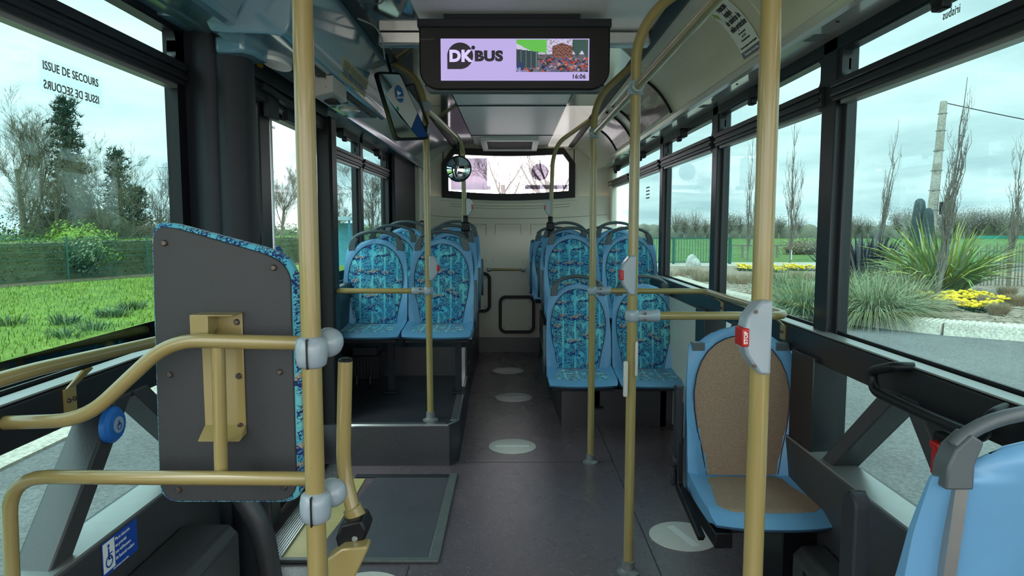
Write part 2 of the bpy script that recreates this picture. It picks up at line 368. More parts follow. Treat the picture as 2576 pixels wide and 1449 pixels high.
# floor
fl = MB().box(-1.2, 1.2, YF, YB, -.06, 0).build('floor', floor_m); struct(fl)
m = MB()
m.box(.588, .592, 1.0, 4.65, 0, .0012); m.box(-.30, .34, 5.45, 5.455, 0, .0012); m.box(-.30, .34, 6.35, 6.356, 0, .0012); m.box(-.30, .588, 3.93, 3.934, 0, .0008)
m.box(-.42, -.416, 1, 2.70, 0, .001)
m.build('seam', dark_m, fl)
# door sill, yellow band, ramp plate
sill = MB().box(-1.2, -1.04, 2.55, 3.9, 0, .012).build('trim_1', black_m); struct(sill)
st = MB().box(-1.05, -.955, 2.74, 3.88, 0, .010)
for k in range(9): st.box(-1.045+k*.0105, -1.040+k*.0105, 2.76, 3.86, .010, .014)
struct(st.build('trim_2', alu_m))
struct(MB().box(-.955, -.80, 2.76, 3.66, 0, .004).build('trim_3', ydot_m))
rp = thing('wheelchair_ramp', 'speckled grey fold-out ramp plate set in the floor by the door', 'ramp', (-.56, 3.2, 0))
MB().prism([(-.83, 2.76), (-.325, 2.76), (-.325, 3.67), (-.745, 3.67)], 0, .007, 'z').build('ramp_plate', ramp_m, rp)
MB().box(-.345, -.300, 2.73, 3.72, 0, .014).build('rubber_edge', steel_m if 0 else pm('grey_rubber_edge', (.10, .11, .11), .4, var=.3, scale=40), rp, bev=.004)
MB().box(-.86, -.30, 3.68, 3.715, 0, .010).build('rubber_edge', MATS['anthracite_plastic'], rp, bev=.003)
MB().box(-1.03, -.30, 2.715, 2.745, 0, .016).build('rubber_edge', MATS['grey_rubber_edge'], rp, bev=.005)
# podiums
def nose(mb, pts, w=.022, h=.012):
    mb.tube(fillet(pts, .01, 3), [w*.5]*len(fillet(pts, .01, 3)), 6)
pl = MB(); pl.prism([(-1.2, 3.87), (-.36, 3.87), (-.31, 3.96), (-.335, 5.18), (-1.2, 5.18)], 0, .24, 'z')
pl.prism([(-1.2, 5.18), (-.345, 5.18), (-.36, 7.6), (-1.2, 7.6)], 0, .46, 'z')
pdl = pl.build('trim_4', floor2_m); struct(pdl)
nb = MB(); nb.tube([(-1.0, 3.872, .238), (-.37, 3.872, .238), (-.318, 3.962, .238), (-.343, 5.16, .238)], .009, 6); nb.box(-1.0, -.38, 3.88, 3.915, .2395, .243)
nb.prism([(-.36, 3.97), (-.325, 3.97), (-.352, 5.16), (-.387, 5.16)], .2395, .243, 'z'); nb.build('edge_strip', alu_m, pdl)
MB().box(-.395, -.355, 5.15, 5.182, .24, .46).build('corner_strip', alu_m, pdl)
pr = MB(); pr.prism([(.34, 4.65), (1.2, 4.65), (1.2, 7.6), (.30, 7.6), (.28, 6.2)], 0, .26, 'z'); pr.prism([(.30, 5.5), (1.2, 5.5), (1.2, 7.6), (.30, 7.6)], .26, .46, 'z')
pdr = pr.build('trim_5', floor2_m); struct(pdr)
MB().tube([(.338, 4.66, .255), (.28, 6.2, .255), (.298, 7.5, .255)], .008, 6).build('edge_strip', alu_m, pdr)
tri = MB().add([(.33, 5.45, .001), (.20, 6.25, .001), (.30, 6.25, .26), (.335, 5.45, .05), (.33, 6.3, .001)], [(0, 1, 2, 3), (1, 4, 2)]).build('skirt_plate', steel_m, pdr)
# side walls ------------------------------------------------------------------
PR = [(-.35, -.24), (1.08, 1.2), (2.51, 2.62), (3.93, 4.03), (5.34, 5.44), (6.76, 6.86), (8.2, 8.3)]
def pillar(mb, s, y0, y1, z0=0, z1=2.05, xi=1.15):
    mb.box(s*xi, s*1.215, y0, y1, z0, z1)
    mb.box(s*1.175, s*1.215, y0-.03, y1+.03, z0, z1)
wr = MB()
for y0, y1 in PR: pillar(wr, 1, y0, y1)
wr.box(1.11, 1.215, YF, 8.3, .88, .982)
wr.box(1.12, 1.215, YF, 8.3, 0, .545)
wr.box(1.15, 1.215, YF, 8.3, 1.998, 2.05)
for y0, y1 in PR[1:4]: wr.box(1.09, 1.215, y0-.045, y1+.045, .5, .9)
wrl = struct(wr.build('wall_right', frame_m, bev=.004))
# sill ledges catch the light
def ledge(s, y0, y1, parent): 
    MB().prism([(s*1.112, .984), (s*1.165, .984), (s*1.165, .990), (s*1.112, .990)], y0, y1).build('sill_ledge', steel_m, parent, bev=.002)
ledge(1, YF, 8.25, wrl)
MB().box(1.10, 1.16, 4.03, 8.2, .02, .885).build('lining_panel', cream_m, wrl)
# slanted struts in the low windows: inverted V
def strut(mb, s, ya, za, yb, zb, w=.07):
    mb.bar((s*1.15, ya, za), (s*1.15, yb, zb), .10, w, (1, 0, 0)) if 0 else mb.prism([(ya-w*.6, za), (ya+w*.6, za), (yb+w*.6, zb), (yb-w*.6, zb)], s*1.105, s*1.20, 'x')
for (a, b) in ((1.2, 2.51), (2.62, 3.93)):
    c = (a+b)/2+.10
    mb = MB(); strut(mb, 1, c+.02, .90, c+.42, .54); strut(mb, 1, c-.06, .90, c-.40, .54)
    mb.build('strut', dark2_m, wrl, bev=.006)
MB().box(1.085, 1.125, .9, 4.0, .0, .548).build('lower_lining', dark2_m, wrl, bev=.01)
MB().prism([(1.087, .545), (1.185, .545), (1.185, .556), (1.087, .553)], 1.2, 3.93).build('sill_ledge', steel_m, wrl)
wl = MB()
for y0, y1 in [(-.35, -.24), (1.08, 1.2), (5.31, 5.40)]: pillar(wl, -1, y0, y1)
wl.box(-1.11, -1.215, YF, 2.5, .88, .982)
wl.box(-1.11, -1.215, 4.05, 8.3, .88, .982)
wl.box(-1.12, -1.215, YF, 2.5, 0, .545); wl.box(-1.12, -1.215, 4.0, 8.3, 0, .90)
wl.box(-1.15, -1.215, YF, 2.6, 2.045, 2.09); wl.box(-1.15, -1.215, 3.9, 8.3, 1.998, 2.05)
wl.box(-1.14, -1.215, 6.45, 8.3, .9, 2.05)
wll = struct(wl.build('wall_left', frame_m, bev=.004))
ledge(-1, YF, 2.47, wll)
mb = MB(); strut(mb, -1, 2.02, .90, 2.46, .54, .07); strut(mb, -1, 1.94, .90, 1.62, .54, .075); mb.build('strut', dark2_m, wll, bev=.006)
MB().box(-1.085, -1.125, .9, 2.5, 0, .548).build('lower_lining', dark2_m, wll, bev=.01)
MB().prism([(-1.087, .545), (-1.187, .545), (-1.187, .556), (-1.087, .553)], 1.2, 2.5).build('sill_ledge', steel_m, wll)
MB().box(-1.09, -1.125, 6.5, 8.2, .9, 2.05).build('lining_panel', dark_m, wll, bev=.01)
# dark boxed column in front of the door with folded profile
cp = [(-1.2, 2.50), (-1.13, 2.50), (-1.115, 2.485), (-1.06, 2.485), (-1.045, 2.50), (-1.035, 2.492), (-1.0, 2.492), (-.985, 2.505), (-.955, 2.515), (-.945, 2.54), (-.945, 2.60), (-1.0, 2.75), (-1.2, 2.75)]
col = struct(MB().prism(cp, 0, 2.075, 'z').build('trim_6', dark_m, ang=50))
MB().box(-1.2, -1.155, 2.44, 2.5, .98, 2.06).build('column_gasket', black_m, col)
# rear door jamb and door leaf
struct(MB().box(-1.2, -1.005, 3.90, 4.03, 0, 1.985).build('trim_7', black_m, bev=.015))
MB_ = MB()
dr = stempty('door_1', (-1.13, 3.1, 0))
fr = MB(); fr.box(-1.16, -1.10, 3.12, 3.20, .03, 1.97); fr.box(-1.16, -1.10, 3.82, 3.9, .03, 1.97); fr.box(-1.16, -1.10, 3.12, 3.9, 1.88, 1.97); fr.box(-1.16, -1.10, 3.12, 3.9, .03, .18)
fr.box(-1.14, -1.07, 2.98, 3.10, .03, 1.9)
fr.build('door_frame', frame_m, dr, bev=.006)
MB().box(-1.135, -1.130, 3.2, 3.82, .18, 1.88).build('pane', door_glass, dr)
MB().box(-1.135, -1.130, 2.76, 2.98, .18, 1.88).build('pane', door_glass, dr)
MB().tube([(-1.09, 3.16, .6), (-1.09, 3.16, 1.85)], .012, 10).build('hinge_rod', alu_m, dr)
MB().lathe([(.10, 0), (.10, .003)], (-1.129, 3.33, 1.18), 28, 'x').build('disc_sticker', bluebt_m, dr)
MB().lathe([(.13, 0), (.13, .003)], (-1.12, 2.93, 1.22), 28, 'x').build('disc_sticker', yellow_m, dr)
hd = MB(); hd.box(-1.2, -1.02, 2.75, 3.9, 1.97, 2.05); hd.box(-1.12, -1.04, 2.75, 3.9, 1.90, 1.97); hd.bar((-1.03, 2.9, 1.95), (-1.0, 3.6, 1.90), .03, .03)
hd.box(-1.06, -1.03, 3.0, 3.12, 1.84, 1.95); hd.box(-1.06, -1.03, 3.25, 3.5, 1.86, 1.93)
struct(hd.build('trim_8', dark_m, bev=.004))
# windows ---------------------------------------------------------------------
wn = [0]
def window(s, y0, y1, zb=.99, zt=1.817, zt2=1.885, ztop=1.995, hopper=True, low=None, gl=side_glass):
    wn[0] += 1
    w = stempty('window_%d' % wn[0], (s*1.19, (y0+y1)/2, zb))
    MB().box(s*1.188, s*1.193, y0, y1, zb, zt).build('pane', gl, w)
    g = MB(); g.ring(rrect(y0-.03, y1+.03, zb-.03, zt+.02, .005), rrect(y0+.012, y1-.012, zb+.008, zt-.006, .012), s*1.178, s*1.186, 'x'); g.build('gasket', black_m, w)
    if hopper:
        MB().box(s*1.188, s*1.193, y0, y1, zt2, ztop).build('pane', gl, w)
        t = MB(); t.box(s*1.135, s*1.19, y0-.02, y1-.01, zt, zt2); t.box(s*1.125, s*1.14, y0-.02, y1-.01, zt+.015, zt+.03); t.box(s*1.125, s*1.14, y0-.02, y1-.01, zt+.045, zt2); t.build('transom', frame_m, w, bev=.003)
        MB().box(s*1.15, s*1.185, y0+.03, y1-.04, zt-.014, zt).build('transom_channel', steel_m, w)
        h = MB(); h.ring(rrect(y0-.03, y1+.03, zt2-.01, ztop+.04, .004), rrect(y0+.03, y1-.03, zt2+.008, ztop-.004, .03), s*1.155, s*1.186, 'x'); h.build('hopper_frame', frame_m, w)
        yc = (y0+y1)/2
        k = MB(); k.box(s*1.11, s*1.16, yc-.05, yc+.05, ztop-.035, ztop+.022); k.box(s*1.10, s*1.13, yc-.025, yc+.025, ztop-.06, ztop-.03); k.build('latch', black_m, w, bev=.006)
    if low:
        MB().box(s*1.188, s*1.193, y0, y1, low[0], low[1]).build('low_pane', gl, w)
    return w
WR = [window(1, a, b, low=(l and (.545, .89)), gl=side_glass if a > 1 else front_glass) for a, b, l in ((-.24, 1.08, 1), (1.2, 2.51, 1), (2.62, 3.93, 1), (4.03, 5.34, 0), (5.44, 6.76, 0), (6.86, 8.2, 0))]
WL = [window(-1, -.24, 1.08, low=(.545, .89), gl=front_glass), window(-1, 1.2, 2.47, zt=1.862, zt2=1.935, ztop=2.045, low=(.545, .89)), window(-1, 4.05, 5.31), window(-1, 5.40, 6.45)]
# ceiling ---------------------------------------------------------------------
ce = MB()
ce.box(-.42, .42, 3.42, 8.3, 2.30, 2.34); ce.box(-.42, .66, YF, 3.42, 2.30, 2.34)
cei = struct(ce.build('ceiling', white_m))
sm = MB(); sm.box(-.42, .42, 5.435, 5.445, 2.292, 2.301); sm.box(-.42, .42, 7.21, 7.22, 2.294, 2.301); sm.box(-.42, .42, 3.46, 3.47, 2.294, 2.301); sm.build('seam', dark_m, cei)
MB().box(-.64, .66, 3.38, 3.46, 2.235, 2.30).build('cross_rail', alu_m, cei, bev=.01)
MB().box(-.645, -.42, YF, 3.40, 2.295, 2.34).build('lamp_strip', gloss_m, cei)
for a, b in ((3.44, 5.42), (5.44, 7.2), (7.22, 8.2)):
    MB().box(-.645, -.424, a, b, 2.293, 2.34).build('lamp_strip', gloss_m if a < 7 else strip_m, cei)
    MB().box(.424, .66, a, b, 2.293, 2.34).build('lamp_strip', strip_m if a < 4 else addglow_m, cei)
MB().prism([(-.70, 2.335), (-.70, 2.285), (-.675, 2.275), (-.655, 2.28), (-.635, 2.292), (-.635, 2.335)], YF, 8.25).build('ceiling_track', black_m, cei)
MB().prism([(.72, 2.335), (.72, 2.285), (.70, 2.275), (.68, 2.28), (.655, 2.292), (.655, 2.335)], YF, 8.25).build('ceiling_track', black_m, cei)
struct(MB().box(-1.25, 1.25, YF, 8.35, 2.36, 2.42).build('ceiling_roof_skin', white_m))
# right cove and soffit
def cove(sgn, y0, y1, x0, z0, x1, z1, mat, name, bulge=.035, n=7):
    """curved panel from the ceiling edge (x0,z0) down to the soffit edge (x1,z1)"""
    pts = []
    for k in range(n+1):
        t = k/n; x = x0+(x1-x0)*t; z = z0+(z1-z0)*t; q = math.sin(math.pi*t)*bulge
        pts.append((sgn*(x+q*.7), z+q*.7))
    outer = [(sgn*(abs(p[0])+.015), p[1]+.015) for p in reversed(pts)]
    return struct(MB().prism(pts+outer, y0, y1).build(name, mat, ang=50))
for k, (a, b) in enumerate(((YF, .95), (.956, 2.585), (2.591, 4.03), (4.036, 5.44), (5.446, 6.86), (6.866, 8.2))):
    cove(1, a, b, .72, 2.285, .965, 2.03, cream_m, 'trim_%d' % (10+k))
sp = [(.955, 2.035), (.965, 2.012), (.985, 2.008), (1.005, 2.02), (1.02, 2.034), (1.10, 2.036), (1.105, 2.042), (1.21, 2.045), (1.21, 2.07), (.97, 2.07)]
sof = struct(MB().prism(sp, YF, 8.2).build('trim_20', pm('soffit_grey', (.62, .62, .58), .16, spec=.7, coat=.7), ang=25))
scr = MB()
for y in (1.3, 1.9, 2.3, 2.9, 3.3, 3.7, 4.3, 4.8, 5.2, 5.8, 6.3): scr.lathe([(.006, 0), (.006, -.003)], (1.05, y, 2.035), 8)
scr.build('screw', dark_m, sof)
hsh = MB()
for y in (2.45, 3.85, 5.2, 6.5): hsh.box(1.03, 1.09, y, y+.10, 2.0345, 2.0365)
hsh.build('hatch_seam', inkg_m, sof)
# left cove: blue
cove(-1, YF, 2.30, .70, 2.285, .90, 2.035, bluel_m, 'trim_21', .02)
spl = [(-.89, 2.045), (-.90, 2.028), (-.92, 2.022), (-1.05, 2.052), (-1.06, 2.048), (-1.21, 2.078), (-1.21, 2.10), (-.89, 2.10)]
struct(MB().prism(spl, YF, 2.62).build('trim_22', bluel_m, ang=20))
dc = struct(MB().prism([(-.69, 2.285), (-.70, 2.18), (-.712, 2.09), (-.722, 2.03), (-.735, 2.0), (-.755, 1.992), (-.80, 2.0), (-.94, 2.004), (-.98, 2.01), (-1.0, 2.055), (-1.2, 2.06), (-1.2, 2.28)], 2.312, 4.12).build('trim_23', bluel_m, ang=40, bev=.006))
MB().box(-.795, -.762, 2.70, 3.98, 1.982, 1.998).build('vent_slot', black_m, dc)
vs = MB()
for k in range(26): vs.box(-.789, -.769, 2.72+k*.048, 2.735+k*.048, 1.978, 1.984)
vs.build('vent_rib', dark2_m, dc)
rc = MB(); rc.box(-.90, -.84, 2.88, 2.95, 1.998, 2.004); rc.box(-.90, -.84, 3.55, 3.62, 1.998, 2.004); rc.build('recess', black_m, dc)
MB().lathe([(.06, 0), (.058, -.008), (.02, -.012)], (-.88, 3.82, 2.004), 20).build('door_loudspeaker', cream_m, dc)
MB().prism([(-.90+.045*math.cos(R(a)), 2.72+.11*math.sin(R(a))) for a in range(0, 360, 15)], 1.988, 2.006, 'z').build('downlight', label_m, dc, bev=.004)
MB().prism([(-1.03, 2.46), (-.93, 2.45), (-.90, 2.50), (-.90, 2.63), (-1.03, 2.66)], 1.975, 2.032, 'z').build('corner_cap', bluel_m, dc, bev=.012)
cove(-1, 4.125, 5.44, .70, 2.285, 1.0, 2.04, pm('pale_blue_cove', (.36, .44, .48), .12, spec=.7, coat=.8), 'trim_24', .03)
cove(-1, 5.446, 8.2, .70, 2.285, 1.0, 2.04, MATS['pale_blue_cove'], 'trim_25', .03)
spl2 = [(-.985, 2.045), (-.99, 2.024), (-1.01, 2.016), (-1.035, 2.03), (-1.10, 2.036), (-1.21, 2.045), (-1.21, 2.07), (-.98, 2.07)]
struct(MB().prism(spl2, 4.03, 8.2).build('trim_26', bluel_m, ang=25))
# rear wall ---------------------------------------------------------------------
def ry(x, z):
    base = 7.60+.58*smooth(.85, 1.62, z)
    return base+.10*(1-(x/1.2)**2)*smooth(.8, 1.6, z)-.10
wb = MB().grid(lambda u, v: (-1.2+2.4*u, ry(-1.2+2.4*u, .15+1.57*v), .15+1.57*v), 24, 24)
wb.box(-1.2, -.80, 8.18, 8.25, 1.66, 2.30); wb.box(.72, 1.2, 8.18, 8.25, 1.66, 2.30); wb.box(-.8, .72, 8.18, 8.25, 2.255, 2.32)
wb.prism([(-.81, 2.05), (-.64, 2.26), (-.81, 2.26)], 8.18, 8.25); wb.prism([(.73, 2.05), (.73, 2.26), (.56, 2.26)], 8.18, 8.25)
rw = struct(wb.build('wall_rear', rearc_m))
MB().grid(lambda u, v: (-.85+1.62*u, ry(-.85+1.62*u, 1.62)-.02+.10*v, 1.665+.018*v-.03*math.sin(math.pi*u)), 16, 2).build('window_ledge', rearc_m, rw)
struct(MB().box(-.5, .5, 7.46, 7.6, 0, .155).build('baseboard_rear', floor2_m))
gr = MB()
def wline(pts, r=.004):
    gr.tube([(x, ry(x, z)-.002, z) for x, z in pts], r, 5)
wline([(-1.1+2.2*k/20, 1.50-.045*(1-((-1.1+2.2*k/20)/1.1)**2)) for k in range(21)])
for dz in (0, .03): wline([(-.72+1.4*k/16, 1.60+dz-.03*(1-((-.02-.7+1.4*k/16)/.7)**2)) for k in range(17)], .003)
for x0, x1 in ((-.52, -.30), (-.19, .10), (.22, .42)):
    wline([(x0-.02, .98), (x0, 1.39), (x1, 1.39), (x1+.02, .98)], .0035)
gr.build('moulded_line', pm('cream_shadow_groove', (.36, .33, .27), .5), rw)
struct(MB().box(-1.2, -1.03, 7.85, 8.3, .4, 2.04).build('trim_27', rearc_m, bev=.02)); struct(MB().box(1.13, 1.2, 7.95, 8.3, .4, 2.04).build('trim_28', rearc_m, bev=.02))
rwn = stempty('window_rear', (0, 8.2, 1.7))
def rwp(x0, x1, z0, z1, c, dz): # eight sided with clipped upper corners and a sagging lower edge
    out = [(x1, z1-c*1.35), (x1-c, z1)]
    out += [(x1-c+(x0+c-(x1-c))*k/6, z1-.02*math.sin(math.pi*k/6)) for k in range(1, 6)]
    out += [(x0+c, z1), (x0, z1-c*1.35), (x0, z0)]
    out += [(x0+(x1-x0)*k/8, z0-dz*math.sin(math.pi*k/8)) for k in range(1, 8)]
    return out+[(x1, z0)]
o_, i_ = rwp(-.82, .735, 1.70, 2.275, .135, .035), rwp(-.742, .662, 1.778, 2.20, .07, .035)
MB().ring(o_, i_, 8.13, 8.20).build('window_frame', black_m, rwn)
MB().prism(i_, 8.19, 8.195).build('pane', rear_glass, rwn)
stk = glass('grey_film', (.075, .066, .082), .01)
MB().prism([(-.72, 1.79), (-.25, 1.79), (-.25, 1.84), (-.29, 1.84), (-.29, 2.16), (-.72, 2.16)], 8.197, 8.199).build('window_film', stk, rwn)
MB().box(.15, .65, 8.197, 8.199, 1.80, 1.85).build('window_film', stk, rwn)
MB().lathe([(.10, 0), (.10, .002)], (.325, 8.197, 2.0), 28, 'y').build('window_film', stk, rwn)
# front bulkhead around the windscreen (behind the camera): the bus ends there with open glass
ft = MB(); ft.box(-1.25, 1.25, YF-.06, YF, -.3, .75); ft.box(-1.25, 1.25, YF-.06, YF, 2.2, 2.42)
struct(ft.build('wall_front', dark_m))
# outer floor underside / skirts so that ground shows no light leaks
struct(MB().box(-1.215, 1.215, YF, YB, -.20, -.065).build('floor_underside', black_m))

# ================================================================ poles, rails, clamps
def base_flange(c, parent):
    MB().lathe([(.045, 0), (.045, .006), (.034, .010), (.026, .018), (.025, .05), (.0205, .052)], c, 20).build('floor_flange', foot_m, parent)
def ring_clamp(parent, c, r=.027, h=.05, name='clamp'):
    MB().lathe([(r*.80, -h/2), (r, -h/2+.005), (r*1.08, -h/4), (r*1.08, h/4), (r, h/2-.005), (r*.80, h/2)], c, 20).build(name, clamp_m, parent)
def rail_clamp(parent, c, d, L=.085, r=.0245, name='clamp'):
    """clamp around an upright with a sleeve pointing along d"""
    ring_clamp(parent, c, .0265, .045, name)
    d = Vector(d).normalized(); c = Vector(c)
    mb = MB().tube([c+d*.015, c+d*.03, c+d*(L-.006), c+d*L], [r*.8, r*.92, r, r*.85], 16)
    mb.build('clamp_sleeve', clamp_m, parent)
    for s in (-.012, .012): MB().lathe([(.0055, 0), (.0055, -.0045), (.003, -.005)], (c.x+d.x*.045, c.y+d.y*.045-r*.95, c.z+s), 10, 'y').build('screw', screwm, parent)
# front left upright
p = thing('grab_pole', 'nearest cream-yellow grab pole on the left, carrying two white ball clamps', 'pole', (-.405, 1.38, 0))
MB().tube([(-.405, 1.38, .01), (-.405, 1.38, 2.30)], .020, 20).build('pole', pole_m, p); base_flange((-.405, 1.38, 0), p)
for z in (1.125, .802):
    MB().lathe([(.021, -.032), (.029, -.026), (.032, -.01), (.032, .01), (.029, .026), (.021, .032)], (-.405, 1.38, z), 24).build('clamp', clamp_m, p, ang=60)
    MB().box(-.4065, -.4035, 1.345, 1.36, z-.030, z+.030).build('clamp_gap', black_m, p)
    MB().ball((-.382, 1.425, z+.012), .031, 18, 12).build('clamp_ball', clamp_m, p)
# wheelchair bay barrier
b = thing('barrier_rail', 'cream-yellow bent tubular barrier on the left, bolted to the nearest left pole', 'barrier rail', (-.7, 1.46, .6))
MB().tube(fillet([(-.42, 1.44, 1.132), (-.74, 1.48, 1.132), (-.935, 1.48, .955), (-1.15, 1.48, .948)], .07), .0155, 16).build('upper_tube', pole_m, b)
MB().tube(fillet([(-.42, 1.44, .838), (-1.11, 1.48, .828), (-1.125, 1.48, .25)], .09), .0155, 16).build('lower_tube', pole_m, b)
MB().tube([(-.634, 1.475, 1.125), (-.638, 1.475, .84)], .0145, 16).build('cross_tube', pole_m, b)
# padded backrest panel carried by the barrier
k = thing('wheelchair_bay_backrest', 'dark grey upright backrest panel with blue patterned cloth edge, left foreground', 'backrest panel', (-.65, 1.56, .735))
out = [(-.815, .775), (-.805, 1.335)]
def bp_outline(g=0):
    P = [(-.822+g, .735+g), (-.812+g, 1.385-g), (-.765+g, 1.385-g), (-.515-g, 1.318-g), (-.487-g, 1.27), (-.487-g, .735+g)]
    rs = {0: .05, 1: .055, 2: .02, 3: .05, 4: .02, 5: .05}
    o = []
    n = len(P)
    for i in range(n):
        a, q, c = Vector(P[i-1]), Vector(P[i]), Vector(P[(i+1) % n]); r = rs[i]
        p0 = q+(a-q).normalized()*min(r, (a-q).length*.45); p1 = q+(c-q).normalized()*min(r, (c-q).length*.45)
        for t in (0, .17, .33, .5, .67, .83, 1): o.append(tuple(p0*(1-t)**2+q*2*t*(1-t)+p1*t*t))
    return o
MB().prism(bp_outline(), 1.555, 1.60).build('padding', fab_up, k, bev=.012)
MB().prism(bp_outline(.010), 1.546, 1.556).build('back_board', pm('dark_grey_board', (.032, .035, .039), .55, var=.06, bump=.2), k, bev=.002)
def bolt(mb, x, y, z, r=.007, ax='y', sgn=-1):
    mb.lathe([(r, 0), (r, sgn*.003), (r*.7, sgn*.0055), (r*.68, sgn*.0057)], (x, y, z), 12, ax)
for x, z in ((-.775, 1.34), (-.533, 1.285), (-.776, 1.042), (-.527, 1.048), (-.768, .772), (-.525, .778)):
    q = MB(); bolt(q, x, 1.546, z); q.build('bolt', screwm, k)
br = MB(); br.box(-.700, -.606, 1.541, 1.546, .905, 1.185); br.prism([(1.488, 1.185), (1.546, 1.185), (1.546, 1.155), (1.488, 1.125)], -.700, -.660, 'x'); br.box(-.700, -.606, 1.488, 1.546, 1.182, 1.186); br.prism([(1.50, .900), (1.546, .905), (1.546, .93)], -.700, -.606, 'x')
brk = br.build('mounting_bracket', pole_m, k, bev=.003)
for z in (1.163, 1.04, .925):
    q = MB(); bolt(q, -.618, 1.541, z); q.build('bolt', screwm, brk)
# tubular rail under the left window with its brackets
w = thing('window_rail', 'cream-yellow tube rail running below the nearest left window', 'rail', (-1.08, 1.8, .95))
MB().tube(fillet([(-1.15, 1.15, 1.02), (-1.085, 1.45, 1.058), (-1.078, 2.12, 1.026), (-1.078, 2.42, 1.01)], .3), .0165, 16).build('tube', pole_m, w)
def wbr(parent, s, y, z=.945, top=1.03, xr=1.08):
    q = MB(); q.box(s*1.104, s*1.110, y-.022, y+.022, z-.03, z+.03)
    q.add([(s*1.107, y-.018, z+.03), (s*1.107, y+.018, z+.03), (s*xr, y+.05, top-.012), (s*xr, y+.012, top-.012), (s*1.102, y-.018, z+.03), (s*1.102, y+.018, z+.03), (s*(xr-.005), y+.05, top-.016), (s*(xr-.005), y+.012, top-.016)], [(0, 1, 2, 3), (7, 6, 5, 4), (0, 4, 5, 1), (1, 5, 6, 2), (2, 6, 7, 3), (3, 7, 4, 0)])
    o = q.build('bracket', pole_m, parent)
    for dy in (-.011, .011):
        t = MB(); bolt(t, s*1.104, y+dy, z, .006, 'x', -s); t.build('bolt', screwm, o)
wbr(w, -1, 1.70); wbr(w, -1, 2.17, .94, 1.02)
# front right upright with stop button box
p = thing('grab_pole', 'nearest cream-yellow grab pole on the right, in front of the brown folding seat', 'pole', (.512, 1.41, 0))
MB().tube([(.512, 1.41, .01), (.512, 1.41, 2.30)], .0205, 20).build('pole', pole_m, p); base_flange((.512, 1.41, 0), p)
def stop_box(parent, x, y, z, s=1, f=1, face=-1, label=None):
    """angular grey button housing on a pole; s: size, f: side it points to"""
    P = [(.012, .075), (-.012, .075), (-.038, .042), (-.046, .0), (-.038, -.035), (-.010, -.075), (.012, -.075)]
    hb = MB().prism([(x+f*a*s, z+q*s) for a, q in P], y-.034*s, y+.020*s).build('stop_button_housing', clamp_m, parent, bev=.006*s)
    rb = MB().box(x-f*.049*s, x-f*.034*s, y-.0355*s, y+.012*s, z-.018*s, z+.020*s).build('stop_button', red_m, hb, bev=.003*s)
    return hb, rb
hb, rb = stop_box(p, .508, 1.40, 1.155)
for z_ in (1.208, 1.098): MB().lathe([(.004, 0), (.004, -.002)], (.485, 1.366, z_), 10, 'y').build('screw', screwm, hb)
t_ = text('STOP', .0105, inkw_m, rb, (.4665, 1.3641, 1.156), (R(90), R(-90), 0), off=.0003, space=1.0)
# second right upright
def right_upright(name, label, x, y, ztop, pts, zb=0):
    p = thing(name, label, 'pole', (x, y, zb))
    MB().tube(fillet([(x, y, zb+.02)]+pts, .09), .0195, 18).build('pole', pole_m, p)
    base_flange((x, y, zb), p)
    return p
P3 = right_upright('grab_pole', 'cream-yellow pole carrying the overhead rail clamp, standing left of the brown seat', .463, 2.645, 0, [(.463, 2.645, 2.06), (.54, 2.645, 2.19), (.69, 2.645, 2.28)])
P2 = right_upright('grab_pole', 'slimmer-looking cream-yellow pole in front of the low blue seat pair on the right', .458, 3.93, 0, [(.458, 3.93, 2.0), (.50, 3.93, 2.11), (.69, 3.93, 2.285)])
stop_box(P3, .457, 2.64, 1.19, 1.0)
MB().box(.428, .446, 2.610, 2.628, .72, .86).build('clear_tape', pm('clear_tape', (.55, .55, .50), .12), P3, bev=.006)
MB().box(.472, .484, 2.616, 2.634, .80, .935).build('clear_tape', MATS['clear_tape'], P3, bev=.005)
# overhead rail
o_r = thing('overhead_rail', 'long horizontal cream-yellow rail overhead on the right between the bent poles', 'overhead rail', (.463, 2.3, 1.88))
MB().tube([(.463, -.6, 1.89), (.463, 2.62, 1.89)], .0165, 16).build('rail', pole_m, o_r)
MB().tube([(.463, 2.67, 1.89), (.460, 3.91, 1.89)], .0165, 16).build('rail', pole_m, o_r)
for x, y in ((.463, 2.645), (.459, 3.93)):
    MB().lathe([(.019, -.028), (.027, -.024), (.027, .024), (.019, .028)], (x, y, 1.89), 20).build('clamp', clamp_m, o_r)
    MB().lathe([(.016, -.058), (.023, -.054), (.025, 0), (.023, .054), (.016, .058)], (x, y, 1.89), 20, 'y').build('clamp_sleeve', clamp_m, o_r)
# U rail round the standing bay
u = thing('bay_rail', 'cream-yellow U-shaped rail from pole to pole along the right window', 'rail', (.8, 3.3, 1.0))
MB().tube(fillet([(.51, 3.925, 1.006), (1.10, 3.90, 1.006), (1.085, 3.55, 1.012), (1.075, 2.66, 1.03), (.52, 2.645, 1.032)], .09), .016, 16).build('tube', pole_m, u)
rail_clamp(u, (.463, 2.645, 1.032), (1, 0, 0), .105, .0245); rail_clamp(u, (.458, 3.93, 1.006), (1, 0, 0), .105, .024)
wbr(u, 1, 2.80, .945, 1.02, 1.078); wbr(u, 1, 3.62, .945, 1.005, 1.085)
# left podium upright
P5 = thing('grab_pole', 'cream-yellow pole rising from the raised platform corner on the left, bending left overhead', 'pole', (-.478, 3.97, .24))
MB().tube(fillet([(-.478, 3.97, .26), (-.486, 3.97, 2.04), (-.53, 3.97, 2.20), (-.69, 3.97, 2.30)], .1), .0185, 18).build('pole', pole_m, P5); base_flange((-.478, 3.97, .24), P5)
stop_box(P5, -.462, 3.96, 1.135, .95, -1)
